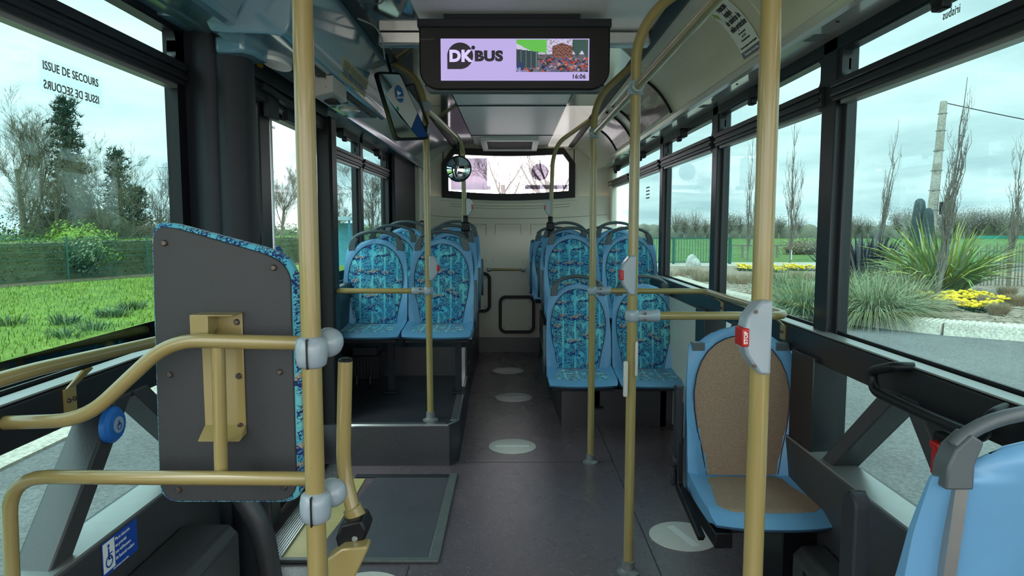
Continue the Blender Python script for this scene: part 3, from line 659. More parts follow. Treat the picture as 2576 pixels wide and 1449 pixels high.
# cross rail on the left
cr_ = thing('cross_rail', 'cream-yellow waist-high rail crossing in front of the left front seat pair', 'rail', (-.75, 3.97, 1.0))
MB().tube(fillet([(-1.13, 3.90, 1.015), (-1.06, 3.955, 1.004), (-.93, 3.97, 1.002), (-.54, 3.97, 1.002)], .05), .0155, 16).build('tube', pole_m, cr_)
rail_clamp(cr_, (-.481, 3.97, 1.002), (-1, 0, 0), .095, .023)
# rail from the left upright to the rear left upright
lr = thing('overhead_rail', 'short cream-yellow overhead rail on the left, running back to the rear left pole', 'overhead rail', (-.45, 4.7, 1.9))
MB().tube(fillet([(-.486, 3.99, 2.04), (-.42, 5.30, 2.04), (-.385, 5.42, 1.98), (-.365, 5.45, 1.42)], .12), .0165, 16).build('rail', pole_m, lr)
MB().lathe([(.019, -.028), (.027, -.024), (.027, .024), (.019, .028)], (-.486, 3.97, 2.045), 20).build('clamp', clamp_m, lr)
def strap_joint(parent, x, y, z):
    q = MB(); q.lathe([(.021, 0), (.022, .05), (.019, .055)], (x, y, z), 14); q.build('black_sleeve', black_m, parent)
    q = MB(); q.box(x-.035, x+.035, y-.03, y+.03, z-.07, z+.005); q.box(x-.022, x+.022, y-.02, y+.02, z-.13, z-.06); q.build('joint_block', black_m, parent, bev=.012)
strap_joint(lr, -.365, 5.45, 1.40)
stop_box(lr, -.347, 5.44, 1.52, .9, -1)
r2 = thing('grab_pole', 'rear left cream-yellow pole, farthest on the left, beside the round mirror', 'pole', (-.43, 6.15, 1.2))
MB().tube(fillet([(-.43, 6.15, 1.30), (-.425, 6.15, 2.02), (-.46, 6.15, 2.14), (-.68, 6.15, 2.295)], .12), .0175, 16).build('pole', pole_m, r2)
strap_joint(r2, -.43, 6.15, 1.30)
r4 = thing('grab_pole', 'rear right cream-yellow pole, its foot in a black joint on a seat handle', 'pole', (.335, 6.05, 1.2))
MB().tube(fillet([(.335, 6.05, 1.42), (.352, 6.05, 1.95), (.40, 6.05, 2.09), (.69, 6.05, 2.295)], .12), .0185, 16).build('pole', pole_m, r4)
strap_joint(r4, .335, 6.05, 1.40); stop_box(r4, .322, 6.04, 1.53, .9, 1)
# short stub arm of the ramp guard
sa = thing('folding_guard_arm', 'short upright cream-yellow stub with black end cap and black hinge block', 'guard arm', (-.38, 1.58, .6))
MB().tube(fillet([(-.391, 1.60, 1.062), (-.402, 1.60, .80), (-.372, 1.58, .695)], .06), .0172, 16).build('arm', pole_m, sa)
MB().lathe([(.0165, 0), (.0165, .006), (.012, .010)], (-.391, 1.60, 1.060), 16).build('end_cap', black_m, sa)
MB().tube([(-.378, 1.58, .715), (-.366, 1.58, .690)], .0225, 14).build('collar', pole_m, sa)
hb = MB(); a = Vector((-.372, 1.575, .665))
rot = Matrix.Rotation(R(-14), 4, 'Y')
vs = [(x, y, z) for x, z in ((-.036, -.035), (.020, -.028), (.040, .002), (.036, .030), (-.018, .034), (-.036, .004)) for y in (-.04, .035)]
q = MB(); pts = [(-.036, -.035), (.020, -.028), (.040, .002), (.034, .032), (-.016, .032), (-.036, .002)]
q.prism([tuple(((rot @ Vector((x, 0, z)))+a).xz) for x, z in pts], 1.535, 1.61); q.build('hinge_block', black_m, sa, bev=.006)
q = MB(); bolt(q, -.362, 1.535, .660, .007); q.build('bolt', steel_m, sa)
q = MB(); q.prism([(-.418, .30), (-.418, .628), (-.385, .652), (-.328, .658), (-.325, .650), (-.375, .545), (-.39, .30)], 1.50, 1.545); q.build('arm_plate', pole_m, sa, bev=.006)
q = MB(); q.box(-.44, -.39, 1.39, 1.52, .36, .56); q.build('arm_mount', pole_m, sa, bev=.006)

# ================================================================ seats
Wt = [(0, .222), (.10, .225), (.25, .224), (.40, .215), (.508, .203), (.5185, .200), (.520, .165), (.545, .132), (.562, .102), (.574, .072), (.583, .032), (.586, .003)]
Wi = [(.004, .142), (.10, .158), (.18, .176), (.26, .187), (.33, .190), (.40, .178), (.45, .158), (.49, .130), (.52, .095), (.537, .062), (.546, .03), (.549, .002)]
def lean(z): return .10*z+.02*smooth(.35, .6, z)
def fy(x, z):
    w = interp(Wi, z)
    rim = smooth(w-.01, w+.05, abs(x))*(.048*(1-smooth(.1, .56, z))+.006)
    return lean(z)-rim
def shell_mesh(back_flat=True):
    mb = MB(); rows = [(z, w) for z, w in Wt]; z0 = -.05
    zs = [-.05, -.02, 0, .05, .10, .15, .20, .25, .30, .35, .40, .44, .475, .505, .516, .520, .533, .547, .560, .571, .580, .586]
    nu = 20; front = []; back = []
    for z in zs:
        W_ = interp(Wt, max(0, z))
        for i in range(nu+1):
            x = (-1+2*i/nu)*W_; e = abs(-1+2*i/nu)**6*.014
            front.append((x, fy(x, max(z, 0))+e, z)); back.append((x, lean(max(z, 0))+.040-.022*abs(-1+2*i/nu)**3-e*.3-(.012 if z > .57 else 0), z))
    n = len(front); mb.v = front+back
    nr = len(zs)
    for j in range(nr-1):
        for i in range(nu):
            a = j*(nu+1)+i; mb.f.append((a, a+1, a+nu+2, a+nu+1)); mb.f.append((n+a+1, n+a, n+a+nu+1, n+a+nu+2))
        a = j*(nu+1); mb.f.append((a+nu+1, n+a+nu+1, n+a, a)); a += nu; mb.f.append((a, n+a, n+a+nu+1, a+nu+1))
    for i in range(nu):
        mb.f.append((i+1, i, n+i, n+i+1)); a = (nr-1)*(nu+1)+i; mb.f.append((a, a+1, n+a+1, n+a))
    mb.mi = [0]*len(mb.f); return mb
def insert_mesh():
    mb = MB(); zs = [.004, .03, .07, .12, .17, .22, .27, .32, .37, .41, .45, .48, .505, .525, .538, .5455, .549]; nu = 14
    for off in (-.006, .004):
        for z in zs:
            w = interp(Wi, z)
            for i in range(nu+1):
                s = -1+2*i/nu; x = s*w; mb.v.append((x, lean(z)+off+(.004*abs(s)**4 if off < 0 else 0)-(.003*(1-s*s) if off < 0 else 0), z))
    n = len(zs)*(nu+1)
    for j in range(len(zs)-1):
        for i in range(nu):
            a = j*(nu+1)+i; mb.f.append((a, a+1, a+nu+2, a+nu+1))
        a = j*(nu+1); mb.f.append((a+nu+1, n+a+nu+1, n+a, a)); a += nu; mb.f.append((a, n+a, n+a+nu+1, a+nu+1))
    a = (len(zs)-1)*(nu+1)
    for i in range(nu): mb.f.append((a+i, a+i+1, n+a+i+1, n+a+i)); mb.f.append((i+1, i, n+i, n+i+1))
    mb.mi = [0]*len(mb.f); return mb
def piping_mesh():
    pts = [(-w, lean(z)-.006, z) for z, w in Wi]+[(w, lean(z)-.006, z) for z, w in reversed(Wi)]
    return MB().tube(pts, .0022, 5)
def cushion_mesh():
    mb = MB(); nu, nv = 18, 12
    def top(u, v):
        s = -1+2*u; w = .222+.004*math.sin(math.pi*v); y = .01-v*(.445-.04*abs(s)**2.5)
        if v > .9: w *= 1-.03*(v-.9)/.1
        x = s*w
        z = .028*smooth(.62, .95, abs(s))*(1-smooth(.0, .8, v))-.010*(1-s*s)*math.sin(math.pi*min(1, v*1.1))-.028*smooth(.82, 1, v)
        return x, y, z
    g = [top(i/nu, j/nv) for j in range(nv+1) for i in range(nu+1)]
    b = []
    for j in range(nv+1):
        for i in range(nu+1):
            x, y, z = g[j*(nu+1)+i]; b.append((x*.97, min(y+.012, .0) if j else .01, -.055+(.012 if j > nv-2 else 0)))
    n = len(g); mb.v = g+b
    for j in range(nv):
        for i in range(nu):
            a = j*(nu+1)+i; mb.f.append((a+nu+1, a+nu+2, a+1, a)); mb.f.append((n+a, n+a+1, n+a+nu+2, n+a+nu+1))
        a = j*(nu+1); mb.f.append((a, n+a, n+a+nu+1, a+nu+1)); a += nu; mb.f.append((a+nu+1, n+a+nu+1, n+a, a))
    for i in range(nu):
        mb.f.append((i, i+1, n+i+1, n+i)); a = nv*(nu+1)+i; mb.f.append((a+1, a, n+a, n+a+1))
    mb.mi = [0]*len(mb.f); return mb, top
def pad_mesh():
    _, top = cushion_mesh(); mb = MB(); nu, nv = 12, 12
    wt = [(0, .146), (.25, .15), (.5, .168), (.75, .182), (.88, .165), (.96, .12), (1, .06)]
    for off in (.004, -.006):
        for j in range(nv+1):
            v = j/nv; w = interp(wt, v); y = -.012-v*.365
            for i in range(nu+1):
                s = -1+2*i/nu; x = s*w; vv = min(1, (-y+.01)/.43); _, _, z = top((x/.224+1)/2, vv); mb.v.append((x, y, z+off-(.003*abs(s)**6 if off > 0 else 0)-(.003 if off > 0 and j in (0, nv) else 0)))
    n = (nu+1)*(nv+1)
    for j in range(nv):
        for i in range(nu): a = j*(nu+1)+i; mb.f.append((a+nu+1, a+nu+2, a+1, a))
        a = j*(nu+1); mb.f.append((a, n+a, n+a+nu+1, a+nu+1)); a += nu; mb.f.append((a+nu+1, n+a+nu+1, n+a, a))
    for i in range(nu): mb.f.append((i, i+1, n+i+1, n+i)); a = nv*(nu+1)+i; mb.f.append((a+1, a, n+a, n+a+1))
    mb.mi = [0]*len(mb.f); return mb
def handle_mesh():
    mb = MB()
    for s in (-1, 1):
        P = [(s*.192, .500), (s*.142, .500), (s*.142, .545), (s*.128, .585), (s*.150, .600), (s*.178, .572), (s*.190, .54)]
        if s > 0: P = P[::-1]
        mb.prism(P, lean(.52)-.008, lean(.52)+.038)
    arc = []
    for k in range(17):
        a = R(22+136*k/16); arc.append((.185*math.cos(a)/math.cos(R(22))*.93, lean(.55)+.014, .535+.102*math.sin(a)/1.0))
    mb.tube(arc, [.0135]*17, 10)
    return mb
def make_seat(label, cloth=None, cloth2=None, handle=True, group=None, arm=0, legs=.25):
    root = thing('bus_seat', label, 'seat', (0, 0, 0), group)
    shell_mesh().build('backrest_shell', blue_m, root, local=True, ang=60)
    insert_mesh().build('backrest_cloth', cloth or fab_up, root, local=True, ang=60)
    piping_mesh().build('cloth_piping', seam_m, root, local=True)
    cushion_mesh()[0].build('seat_shell', blue_m, root, local=True, ang=60)
    pad_mesh().build('seat_cloth', cloth2 or fab_flat, root, local=True, ang=60)
    if handle: handle_mesh().build('grab_handle', grey_m, root, local=True, bev=.004)
    else:
        for s in (-1, 1): MB().box(s*.142, s*.192, lean(.52)-.012, lean(.52)+.03, .490, .522).build('shoulder_cap', steel_m if 0 else grey_m, root, local=True, bev=.003)
    fm = MB(); fm.box(-.20, .20, -.36, -.02, -.075, -.052); fm.box(-.215, .215, -.03, .03, -.08, -.04)
    fm.build('seat_frame', dark_m, root, local=True, bev=.004)
    if arm:
        q = MB(); s = arm
        q.tube(fillet([(s*.236, .0, .30), (s*.238, -.03, .22), (s*.238, -.05, .06), (s*.236, .0, -.02)], .06), .011, 10)
        q.build('armrest', grey_m, root, local=True)
    lg = MB(); lg.box(.10*1, .14, -.10, -.05, -legs, -.07); lg.box(.08, .16, -.16, .01, -legs, -legs+.01)
    lg.build('leg', dark_m, root, local=True)
    return root
rows = []
gl_, gr_ = 'blue patterned bus seats on the left platform', 'blue patterned bus seats on the right'
seat0 = None
def put(src, loc, label, group, **kw):
    s = copy_tree(src); s.location = loc; s['label'] = label
    if group: s['group'] = group
    return s
protoA = make_seat('x', arm=1, legs=.455); protoB = make_seat('x', legs=.455); protoAL = make_seat('x', legs=.455)
# arm on the -x side for the right-hand seats
protoC = make_seat('x', arm=-1, legs=.25)
S = [
 (protoA, (-.487, 4.75, .70), 'front left pair, aisle-side blue patterned seat behind the platform pole', gl_),
 (protoB, (-.945, 4.75, .70), 'front left pair, window-side blue patterned seat behind the waist rail', gl_),
 (protoA, (-.495, 5.48, .74), 'second left row, aisle-side blue patterned seat', gl_),
 (protoB, (-.955, 5.48, .74), 'second left row, window-side blue patterned seat', gl_),
 (protoA, (-.503, 6.20, .775), 'rearmost left row, aisle-side blue patterned seat', gl_),
 (protoB, (-.96, 6.20, .775), 'rearmost left row, window-side blue patterned seat', gl_),
 (protoC, (.461, 4.75, .385), 'low blue patterned seat on the right, aisle side, behind the slim pole', gr_),
 (protoB, (.917, 4.75, .385), 'low blue patterned seat on the right, window side, behind the clamped pole', gr_),
 (protoC, (.480, 5.50, .72), 'raised right row just behind the low pair, aisle-side blue seat', gr_),
 (protoB, (.943, 5.50, .72), 'raised right row just behind the low pair, window-side blue seat', gr_),
 (protoC, (.475, 6.12, .765), 'third right row, aisle-side blue seat below the rear right pole', gr_),
 (protoB, (.935, 6.12, .765), 'third right row, window-side blue seat', gr_),
 (protoC, (.425, 6.84, .72), 'fourth right row, aisle-side blue seat', gr_),
 (protoB, (.885, 6.84, .72), 'fourth right row, window-side blue seat', gr_)]
for i, (src, loc, lab, g) in enumerate(S):
    put(src, loc, lab, g)
nh = make_seat('x', handle=False, legs=.25); put(nh, (.405, 7.42, .70), 'rearmost right seat at the aisle, blue shell without a handle', gr_)
# brown folding seat
bs = make_seat('brown cloth seat in a blue shell without handle, right foreground', brown_m, brown_m, handle=False, legs=.12)
bs.location = (.912, 2.67, .39); bs.name = 'folding_bus_seat'
q = MB(); q.prism([(-.02, .30), (.02, .30), (.03, .02), (.0, -.06), (-.34, -.11), (-.36, -.085), (-.03, -.02)], -.262, -.240, 'x'); q.build('side_lever', black_m, bs, local=True, bev=.004)
q = MB(); q.lathe([(.03, 0), (.03, -.02), (.02, -.025)], (-.255, .005, .06), 18, 'x'); q.box(-.28, -.262, -.012, .012, -.04, .02); q.box(-.27, -.245, -.025, .03, .08, .36); q.build('pivot_arm', dark_m, bs, local=True, bev=.005)
q = MB(); q.box(-.22, -.16, -.40, .02, -.11, -.055); q.box(.05, .20, -.30, .10, -.40, -.06); q.build('pedestal', black_m, bs, local=True, bev=.004)
# near seat seen from behind
ns = make_seat('nearest blue seat seen from behind, cut by the right edge of the photo', legs=.30)
ns.location = (.955, 1.285, .415); ns.rotation_euler = (0, 0, R(180))
for s in (-1, 1): MB().prism([(s*.150, -.05), (s*.165, -.05), (s*.165, .50), (s*.150, .50)][::s], lean(.2)+.020, lean(.2)+.046).build('back_strip', steel_m, ns, local=True) if 0 else None
q = MB(); q.add([(.148, lean(0)+.0475-.008, -.05), (.170, lean(0)+.0455-.008, -.05), (.170, lean(.5)+.0455-.010, .50), (.148, lean(.5)+.0475-.010, .50)], [(3, 2, 1, 0)]); q.add([(.148, 0.0, -.05), (.170, 0, -.05), (.170, lean(.5), .50), (.148, lean(.5), .50)], [(0, 1, 2, 3)])
q.f += [(0, 4, 7, 3), (1, 2, 6, 5)]; q.mi += [0, 0]
q.build('back_strip', steel_m, ns, local=True)
for c in ns.children:
    if c.name.startswith('seat_cloth'): pass
q = MB(); q.prism(rrect(-.125, -.065, -.10, .42, (.03, .03, .01, .01)), .228, .262, 'x'); q.build('armrest', dark_m, ns, local=True, bev=.008)
for pr_ in (protoA, protoB, protoAL, protoC, nh):
    for c in list(pr_.children): bpy.data.objects.remove(c)
    bpy.data.objects.remove(pr_)
for o in list(COL.objects):
    if o.type == 'EMPTY' and o.name.startswith('bus_seat') and o.get('label') == 'x': bpy.data.objects.remove(o)
# metal side legs under the front left pair
q = thing('seat_support', 'grey metal support post under the front left aisle seat', 'support', (-.33, 5.0, .24))
MB().box(-.385, -.355, 4.72, 4.76, .24, .62).build('post', steel_m, q); MB().box(-.40, -.27, 4.60, 4.80, .615, .63).build('plate', steel_m, q)
# black heater under the left pair
h = thing('under_seat_heater', 'black finned heater box hanging under the front left window seat', 'heater', (-.98, 4.75, .3))
MB().box(-1.10, -.90, 4.62, 4.85, .33, .50).build('heater_body', black_m, h, bev=.01)
q = MB()
for k in range(9): q.box(-1.09+k*.022, -1.082+k*.022, 4.612, 4.622, .34, .49)
q.build('fin', dark_m, h)
q = MB()
for x in (-1.05, -.96): q.tube([(x, 4.60, .36), (x, 4.59, .31), (x, 4.60, .285), (x+.01, 4.65, .29)], .010, 8)
q.build('hose', black_m, h)
MB().box(-1.08, -.92, 4.64, 4.83, .50, .55).build('bracket', dark_m, h)
# side heater boxes at the walls
def wall_heater(s, y0, y1, label, x=.93, zt=.30):
    h = thing('wall_heater', label, 'heater', (s*1.02, (y0+y1)/2, 0))
    MB().prism([(s*x, 0), (s*x, zt-.03), (s*(x+.03), zt), (s*1.08, zt), (s*1.08, 0)][::s], y0, y1).build('heater_case', dark2_m, h, bev=.008)
    q = MB()
    n = int((y1-y0-.16)/.014)
    for k in range(n):
        for j in range(5): q.box(s*(x-.002), s*(x+.002), y0+.08+k*.014, y0+.088+k*.014, .06+j*.036, .088+j*.036)
    q.build('vent_grille', black_m, h)
    return h
wall_heater(-1, 1.55, 2.2, 'dark grey floor heater with vent grille below the left window', .90, .40)
wall_heater(1, 1.35, 2.30, 'dark grey floor heater with vent grille under the brown folding seat', .97, .28)
q = tag(MB().tube(fillet([(-1.0, 2.30, .62), (-.93, 2.30, .46), (-.86, 2.30, .34), (-.84, 2.32, .12), (-.82, 2.34, 0)], .10), .038, 12).build('bent_cover_tube', dark2_m), 'dark grey bent cover tube at the foot of the left column', 'cover')

# ================================================================ small fittings
# display
d = thing('ceiling_display', 'black ceiling-hung passenger information screen showing a bus logo', 'screen', (.01, 3.12, 1.97))
X0, X1, Z0, Z1 = -.405, .428, 1.972, 2.252
MB().prism(rrect(X0, X1, Z0, Z1, (.008, .008, .085, .085), 8), 3.10, 3.19).build('case', black_m, d, bev=.006)
MB().box(X0-.006, X1+.004, 3.085, 3.20, 2.236, 2.27).build('top_hood', dark_m, d, bev=.003)
MB().prism(rrect(X0+.02, X1-.02, Z0-.006, Z0+.03, (.012, .012, .028, .028), 5), 3.12, 3.18).build('lower_trim', grey_m, d)
SX0, SX1, SZ0, SZ1 = -.311, .337, 2.010, 2.188
scr_m = emis('screen_lavender', (.46, .38, .72), .92)
scn = MB().box(SX0, SX1, 3.096, 3.101, SZ0, SZ1).build('screen', scr_m, d)
ek = emis('screen_black', (.012, .010, .018)); ew = emis('screen_white', (.60, .52, .88), 1)
YS = 3.0955
lg = MB(); cx, cz, r = -.226, 2.115, .0565
pts = [(cx+r*math.cos(R(a)), cz+r*math.sin(R(a))) for a in range(-88, 181, 8)]+[(cx-r, cz-r)]
lg.prism(pts, YS, YS+.001); lg.build('logo_badge', ek, scn, smooth=False)
text('DK', .066, ew, scn, (-.226, YS-.0006, 2.112), (R(90), 0, 0), off=.0035, sx=1.02)
text('BUS', .058, ek, scn, (-.102, YS-.0006, 2.112), (R(90), 0, 0), off=.0035, sx=1.18)
MB().lathe([(.0085, 0), (.0085, .001)], (-.169, YS, 2.150), 16, 'y').build('logo_dot', ek, scn)
text('16:06', .026, ek, scn, (.292, YS-.0006, 2.026), (R(90), 0, 0), off=.0008, sx=1.0)
random.seed(5)
blobs = [(random.random(), random.random()*.42, random.uniform(.012, .03), random.choice([(.25, .02, .02), (.04, .05, .12), (.35, .06, .03), (.02, .02, .03), (.12, .12, .16), (.4, .2, .18), (.05, .09, .22), (.01, .01, .02)])) for _ in range(330)]
blobs.sort(key=lambda b: -b[1])
def crowd(u, v):
    c = (.50, .46, .62) if v > .55 else (.10, .09, .11)
    if .50 < u < .78 and .42 < v < .9-.8*abs(u-.64): c = (.22, .09, .07) if (int(u*60)+int(v*30)) % 3 else (.07, .03, .03)
    if u > .78 and v > .55+.1*math.sin(u*50): c = (.03, .07, .06)
    if mnoise.noise((u*30, v*30, 3)) > .15 and v > .45 and .3 < u < .8: c = tuple(k*.45 for k in c)
    if v < .50:
        for (bx, bz, br_, bc) in blobs:
            if (u-bx)**2*4.2+(v-bz)**2*1.2 < br_*br_*4: c = bc
    if u < .42 and v > .98-1.15*u**1.0*(1 if u < .4 else 1)-.1 and v > .48+.9*(.0): 
        if v > .62+.3*(.3-u): c = (.10, .42, .06)
    if u < .30 and v < .62+.3*(.3-u) and v > .12: c = (.02, .035, .05) if (u*14) % 1 < .8 else (.08, .16, .12)
    if u < .10 and v < .3: c = (.01, .03, .10)
    return c
PX0, PX1, PZ0, PZ1 = .019, .332, 2.046, 2.184
picture('video_picture', scn, screen_m, lambda u, v: (PX0+(PX1-PX0)*u, YS-.0008, PZ0+(PZ1-PZ0)*v), 100, 46, crowd)
text('US', .016, ew, scn, (.029, YS-.0015, 2.058), (R(90), 0, 0)); text('GRATUIT', .011, ew, scn, (.046, YS-.0015, 2.049), (R(90), 0, 0))
t = text('Lumiplan', .011, inkg_m, d, (-.379, 3.099, 2.186), (R(90), 0, 0), sx=1.1)
q = MB()
for a in (90, 210, 330): q.bar((-.347, 3.0985, 2.190), (-.347+.010*math.cos(R(a)), 3.0985, 2.190+.010*math.sin(R(a))), .002, .002)
q.build('star_mark', inkg_m, d)
MB().box(-.3, .3, 3.12, 3.18, 2.26, 2.30).build('ceiling_mount', dark_m, d)
# rectangular interior mirror; reflected wall, sign and button are painted on its face
mi = thing('interior_mirror', 'rectangular tilted interior mirror in a black frame, ENTREE sign painted in as its reflection', 'mirror', (-.56, 3.62, 1.82))
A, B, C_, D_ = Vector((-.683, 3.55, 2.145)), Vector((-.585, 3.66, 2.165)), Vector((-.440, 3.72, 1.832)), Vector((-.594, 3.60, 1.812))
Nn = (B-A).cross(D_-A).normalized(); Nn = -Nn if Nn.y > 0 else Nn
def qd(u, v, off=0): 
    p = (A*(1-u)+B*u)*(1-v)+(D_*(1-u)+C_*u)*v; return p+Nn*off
def rloop(m, off, e=.12):
    pts = []
    for (cu, cv, a0) in ((1-m-e, 1-m-e*.45, 0), (m+e, 1-m-e*.45, 90), (m+e, m+e*.45, 180), (1-m-e, m+e*.45, 270)):
        for k_ in range(6):
            a = R(a0+18*k_); pts.append(qd(cu+e*math.cos(a), cv+e*.45*math.sin(a), off))
    return pts
lo = rloop(0, .006); li = rloop(.035, .006); n_ = len(lo); lb = rloop(0, -.022)
MB().add(lo+lb, [tuple(range(n_)), tuple(reversed(range(n_, 2*n_)))]+[(i, (i+1) % n_, (i+1) % n_+n_, i+n_) for i in range(n_)]).build('mirror_frame', black_m, mi)
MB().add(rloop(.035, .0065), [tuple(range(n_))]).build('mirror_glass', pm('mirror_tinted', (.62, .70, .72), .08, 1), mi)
MB().add([qd(u_, v_, .0072) for u_, v_ in ((.95, .03), (.98, .60), (.55, .83), (.05, .34))]+[qd(.10, .42, .0072)][:0], [(0, 1, 2, 3)]).build('reflected_wall_print', pm('pale_reflection_print', (.50, .54, .53), .3), mi)
MB().add([qd(u_, v_, .0074) for u_, v_ in ((.97, .62), (.96, .96), (.66, .97), (.56, .84))], [(0, 1, 2, 3)]).build('reflected_blue_print', pm('deep_blue_reflection', (.01, .06, .24), .25), mi)
cu_, cv_ = .60, .32
def dsk(r1, off, n=24, du=0, dv=0):
    ax = (B-A).normalized(); ay = Nn.cross(ax).normalized(); c = qd(cu_+du, cv_+dv, off); return [c+ax*r1*.62*math.cos(2*math.pi*k_/n)+ay*r1*math.sin(2*math.pi*k_/n) for k_ in range(n)]
MB().add(dsk(.045, .009), [tuple(range(24))]).build('reflected_sign_disc', labelb_m if 0 else pm('reflected_sign_blue', (.03, .13, .33), .4), mi)
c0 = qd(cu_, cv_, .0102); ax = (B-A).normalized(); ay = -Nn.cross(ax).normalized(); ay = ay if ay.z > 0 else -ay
MB().add([c0+ax*.014+ay*.004, c0-ax*.014+ay*.016, c0-ax*.014-ay*.010+ax*.0], [(0, 1, 2)]).build('reflected_sign_arrow', inkw_m, mi)
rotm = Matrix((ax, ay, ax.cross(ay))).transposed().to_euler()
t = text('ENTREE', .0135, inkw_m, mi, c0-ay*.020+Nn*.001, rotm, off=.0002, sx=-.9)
MB().add(dsk(.013, .009, 24, -.26, .22), [tuple(range(24))]).build('reflected_green_button', green_m, mi)
q = MB(); q.tube([(-.486, 3.95, 1.905), (-.50, 3.78, 1.94), (-.53, 3.70, 1.98)], .011, 10); q.tube([(-.60, 3.70, 2.05), (-.66, 3.72, 2.27)], .008, 8); q.tube([(-.486, 3.95, 1.905), (-.46, 3.83, 1.93), (-.52, 3.74, 2.12), (-.60, 3.72, 2.10)], .008, 8); q.build('mirror_arm', black_m, mi)
MB().lathe([(.020, -.02), (.026, -.015), (.026, .015), (.020, .02)], (-.486, 3.97, 1.905), 18).build('arm_clamp', clamp_m, mi)
q = MB(); q.tube(fillet([(-.66, 3.05, 2.26), (-.60, 3.12, 2.25), (-.585, 3.2, 2.22), (-.60, 3.35, 2.16)], .03), .004, 6)
q.build('hook_rod', steel_m, mi)
# round convex mirror
cm = thing('round_mirror', 'small round convex mirror with black rim in front of the rear window', 'mirror', (-.40, 5.25, 1.7))
mb = MB(); mb.lathe([(.094, .01), (.090, .002), (.07, -.010), (.04, -.018), (.002, -.021)], (-.398, 5.20, 1.797), 32, 'y'); mb.build('mirror_glass', mirror_m, cm, ang=80)
mb = MB(); mb.tube([(-.398+.093*math.cos(2*math.pi*k_/32), 5.205, 1.797+.093*math.sin(2*math.pi*k_/32)) for k_ in range(33)], .005, 8, False); mb.build('rim', black_m, cm)
MB().tube([(-.398, 5.215, 1.797), (-.40, 5.33, 1.90), (-.41, 5.34, 2.03)], .008, 8).build('stalk', black_m, cm)
# metal box under the door housing
bx = thing('metal_box', 'small grey metal box screwed under the blue door housing', 'box', (-.80, 3.0, 1.93))
MB().prism([(-.815, 1.905), (-.735, 1.925), (-.735, 1.992), (-.86, 1.992), (-.86, 1.945)], 2.90, 3.14).build('box_body', pm('grey_box_paint', (.42, .42, .39), .4), bx, bev=.003)
q = MB()
for x, z in ((-.845, 1.978), (-.765, 1.978), (-.825, 1.935), (-.765, 1.945)): bolt(q, x, 2.90, z, .004)
q.build('screw', steel_m, bx)
q = MB()
for k_ in range(4): q.box(-.80, -.75, 3.0+k_*.025, 3.008+k_*.025, 1.903, 1.915)
q.build('slot', black_m, bx)
# yellow notice on the blue cove
def cove_pt(s, t, y, off=.004, x0=.70, z0=2.285, x1=1.0, z1=2.04, bulge=.03):
    x = x0+(x1-x0)*t; z = z0+(z1-z0)*t; q_ = math.sin(math.pi*t)*bulge; nx, nz = (z0-z1), (x1-x0); L_ = math.hypot(nx, nz)
    return Vector((s*(x+q_*.7-nx/L_*off), y, z+q_*.7-nz/L_*off))
n1 = thing('notice_label', 'cream notice with rows of small print on the blue door housing', 'label', (-.75, 3.7, 2.05))
def dcp(t, y, off=.003): # on the door housing face
    P = [(-.69, 2.285), (-.70, 2.18), (-.712, 2.09), (-.722, 2.03), (-.735, 2.0)]
    s_ = t*4; i = min(3, int(s_)); f_ = s_-i; x = P[i][0]*(1-f_)+P[i+1][0]*f_; z = P[i][1]*(1-f_)+P[i+1][1]*f_
    return Vector((x+off, y, z))
MB().add([dcp(2/4, 3.0), dcp(2/4, 3.5), dcp(3.7/4, 3.5), dcp(3.7/4, 3.0)]+[dcp(2/4, 3.0, -.001), dcp(2/4, 3.5, -.001), dcp(3.7/4, 3.5, -.001), dcp(3.7/4, 3.0, -.001)], [(0, 1, 2, 3), (7, 6, 5, 4), (0, 4, 5, 1), (1, 5, 6, 2), (2, 6, 7, 3), (3, 7, 4, 0)]).build('notice_sheet', lblcr_m, n1, smooth=False)
q = MB()
for c_ in range(4):
    for r_ in range(7):
        y0 = 3.02+c_*.12; t0 = .55+r_*.047
        q.add([dcp(t0, y0, .005), dcp(t0, y0+.10, .005), dcp(t0+.02, y0+.10, .005), dcp(t0+.02, y0, .005)], [(0, 1, 2, 3)])
q.build('print_line', inkg_m, n1, smooth=False)
# camera notice poster on the right cove
po = thing('camera_notice', 'white notice about cameras on the cream panel, upper right', 'notice', (.85, 2.8, 2.1))
def rc_pt(t, y, off=.004): return cove_pt(1, t, y, off, .72, 2.285, .965, 2.03, .035)
def sheet(parent, name, mat, t0, t1, y0, y1, off, nt_=6):
    mb = MB(); mb.grid(lambda u, v: rc_pt(t0+(t1-t0)*v, y0+(y1-y0)*u, off), 1, nt_); return mb.build(name, mat, parent)
sheet(po, 'notice_sheet', label_m, .24, .92, 2.69, 2.90, .004); sheet(po, 'notice_band', labelb_m if 0 else pm('slate_band', (.06, .08, .15), .4), .85, .92, 2.69, 2.90, .0046, 2)
def cove_text(parent, s, size, mat, t, y, rot_extra=0, **kw):
    p_ = rc_pt(t, y, .0052); a_ = rc_pt(t-.02, y, .0052); up = (a_-p_).normalized(); rt = Vector((0, -1, 0)); nn = rt.cross(up)
    return text(s, size, mat, parent, p_, Matrix((rt, up, nn)).transposed().to_euler(), **kw)
for i_, (s_, t_, z_) in enumerate((('Véhicule', .315, .040), ('équipé', .405, .040), ('de caméras de', .495, .038), ('vidéo-protection', .585, .036))): cove_text(po, s_, z_, ink_m, t_, 2.785, off=.0007, sx=.64)
for i_, t_ in enumerate((.665, .705, .745, .81)): cove_text(po, ['Pour votre sécurité', 'art. L. 251-1', 'Code sécurité intérieure', "Pour tout renseignement, contactez l'exploitant"][i_], .0115, ink_m, t_, 2.79, sx=.75)
cove_text(po, 'Renseignements  Service clients', .014, inkw_m, .885, 2.795, sx=.8)
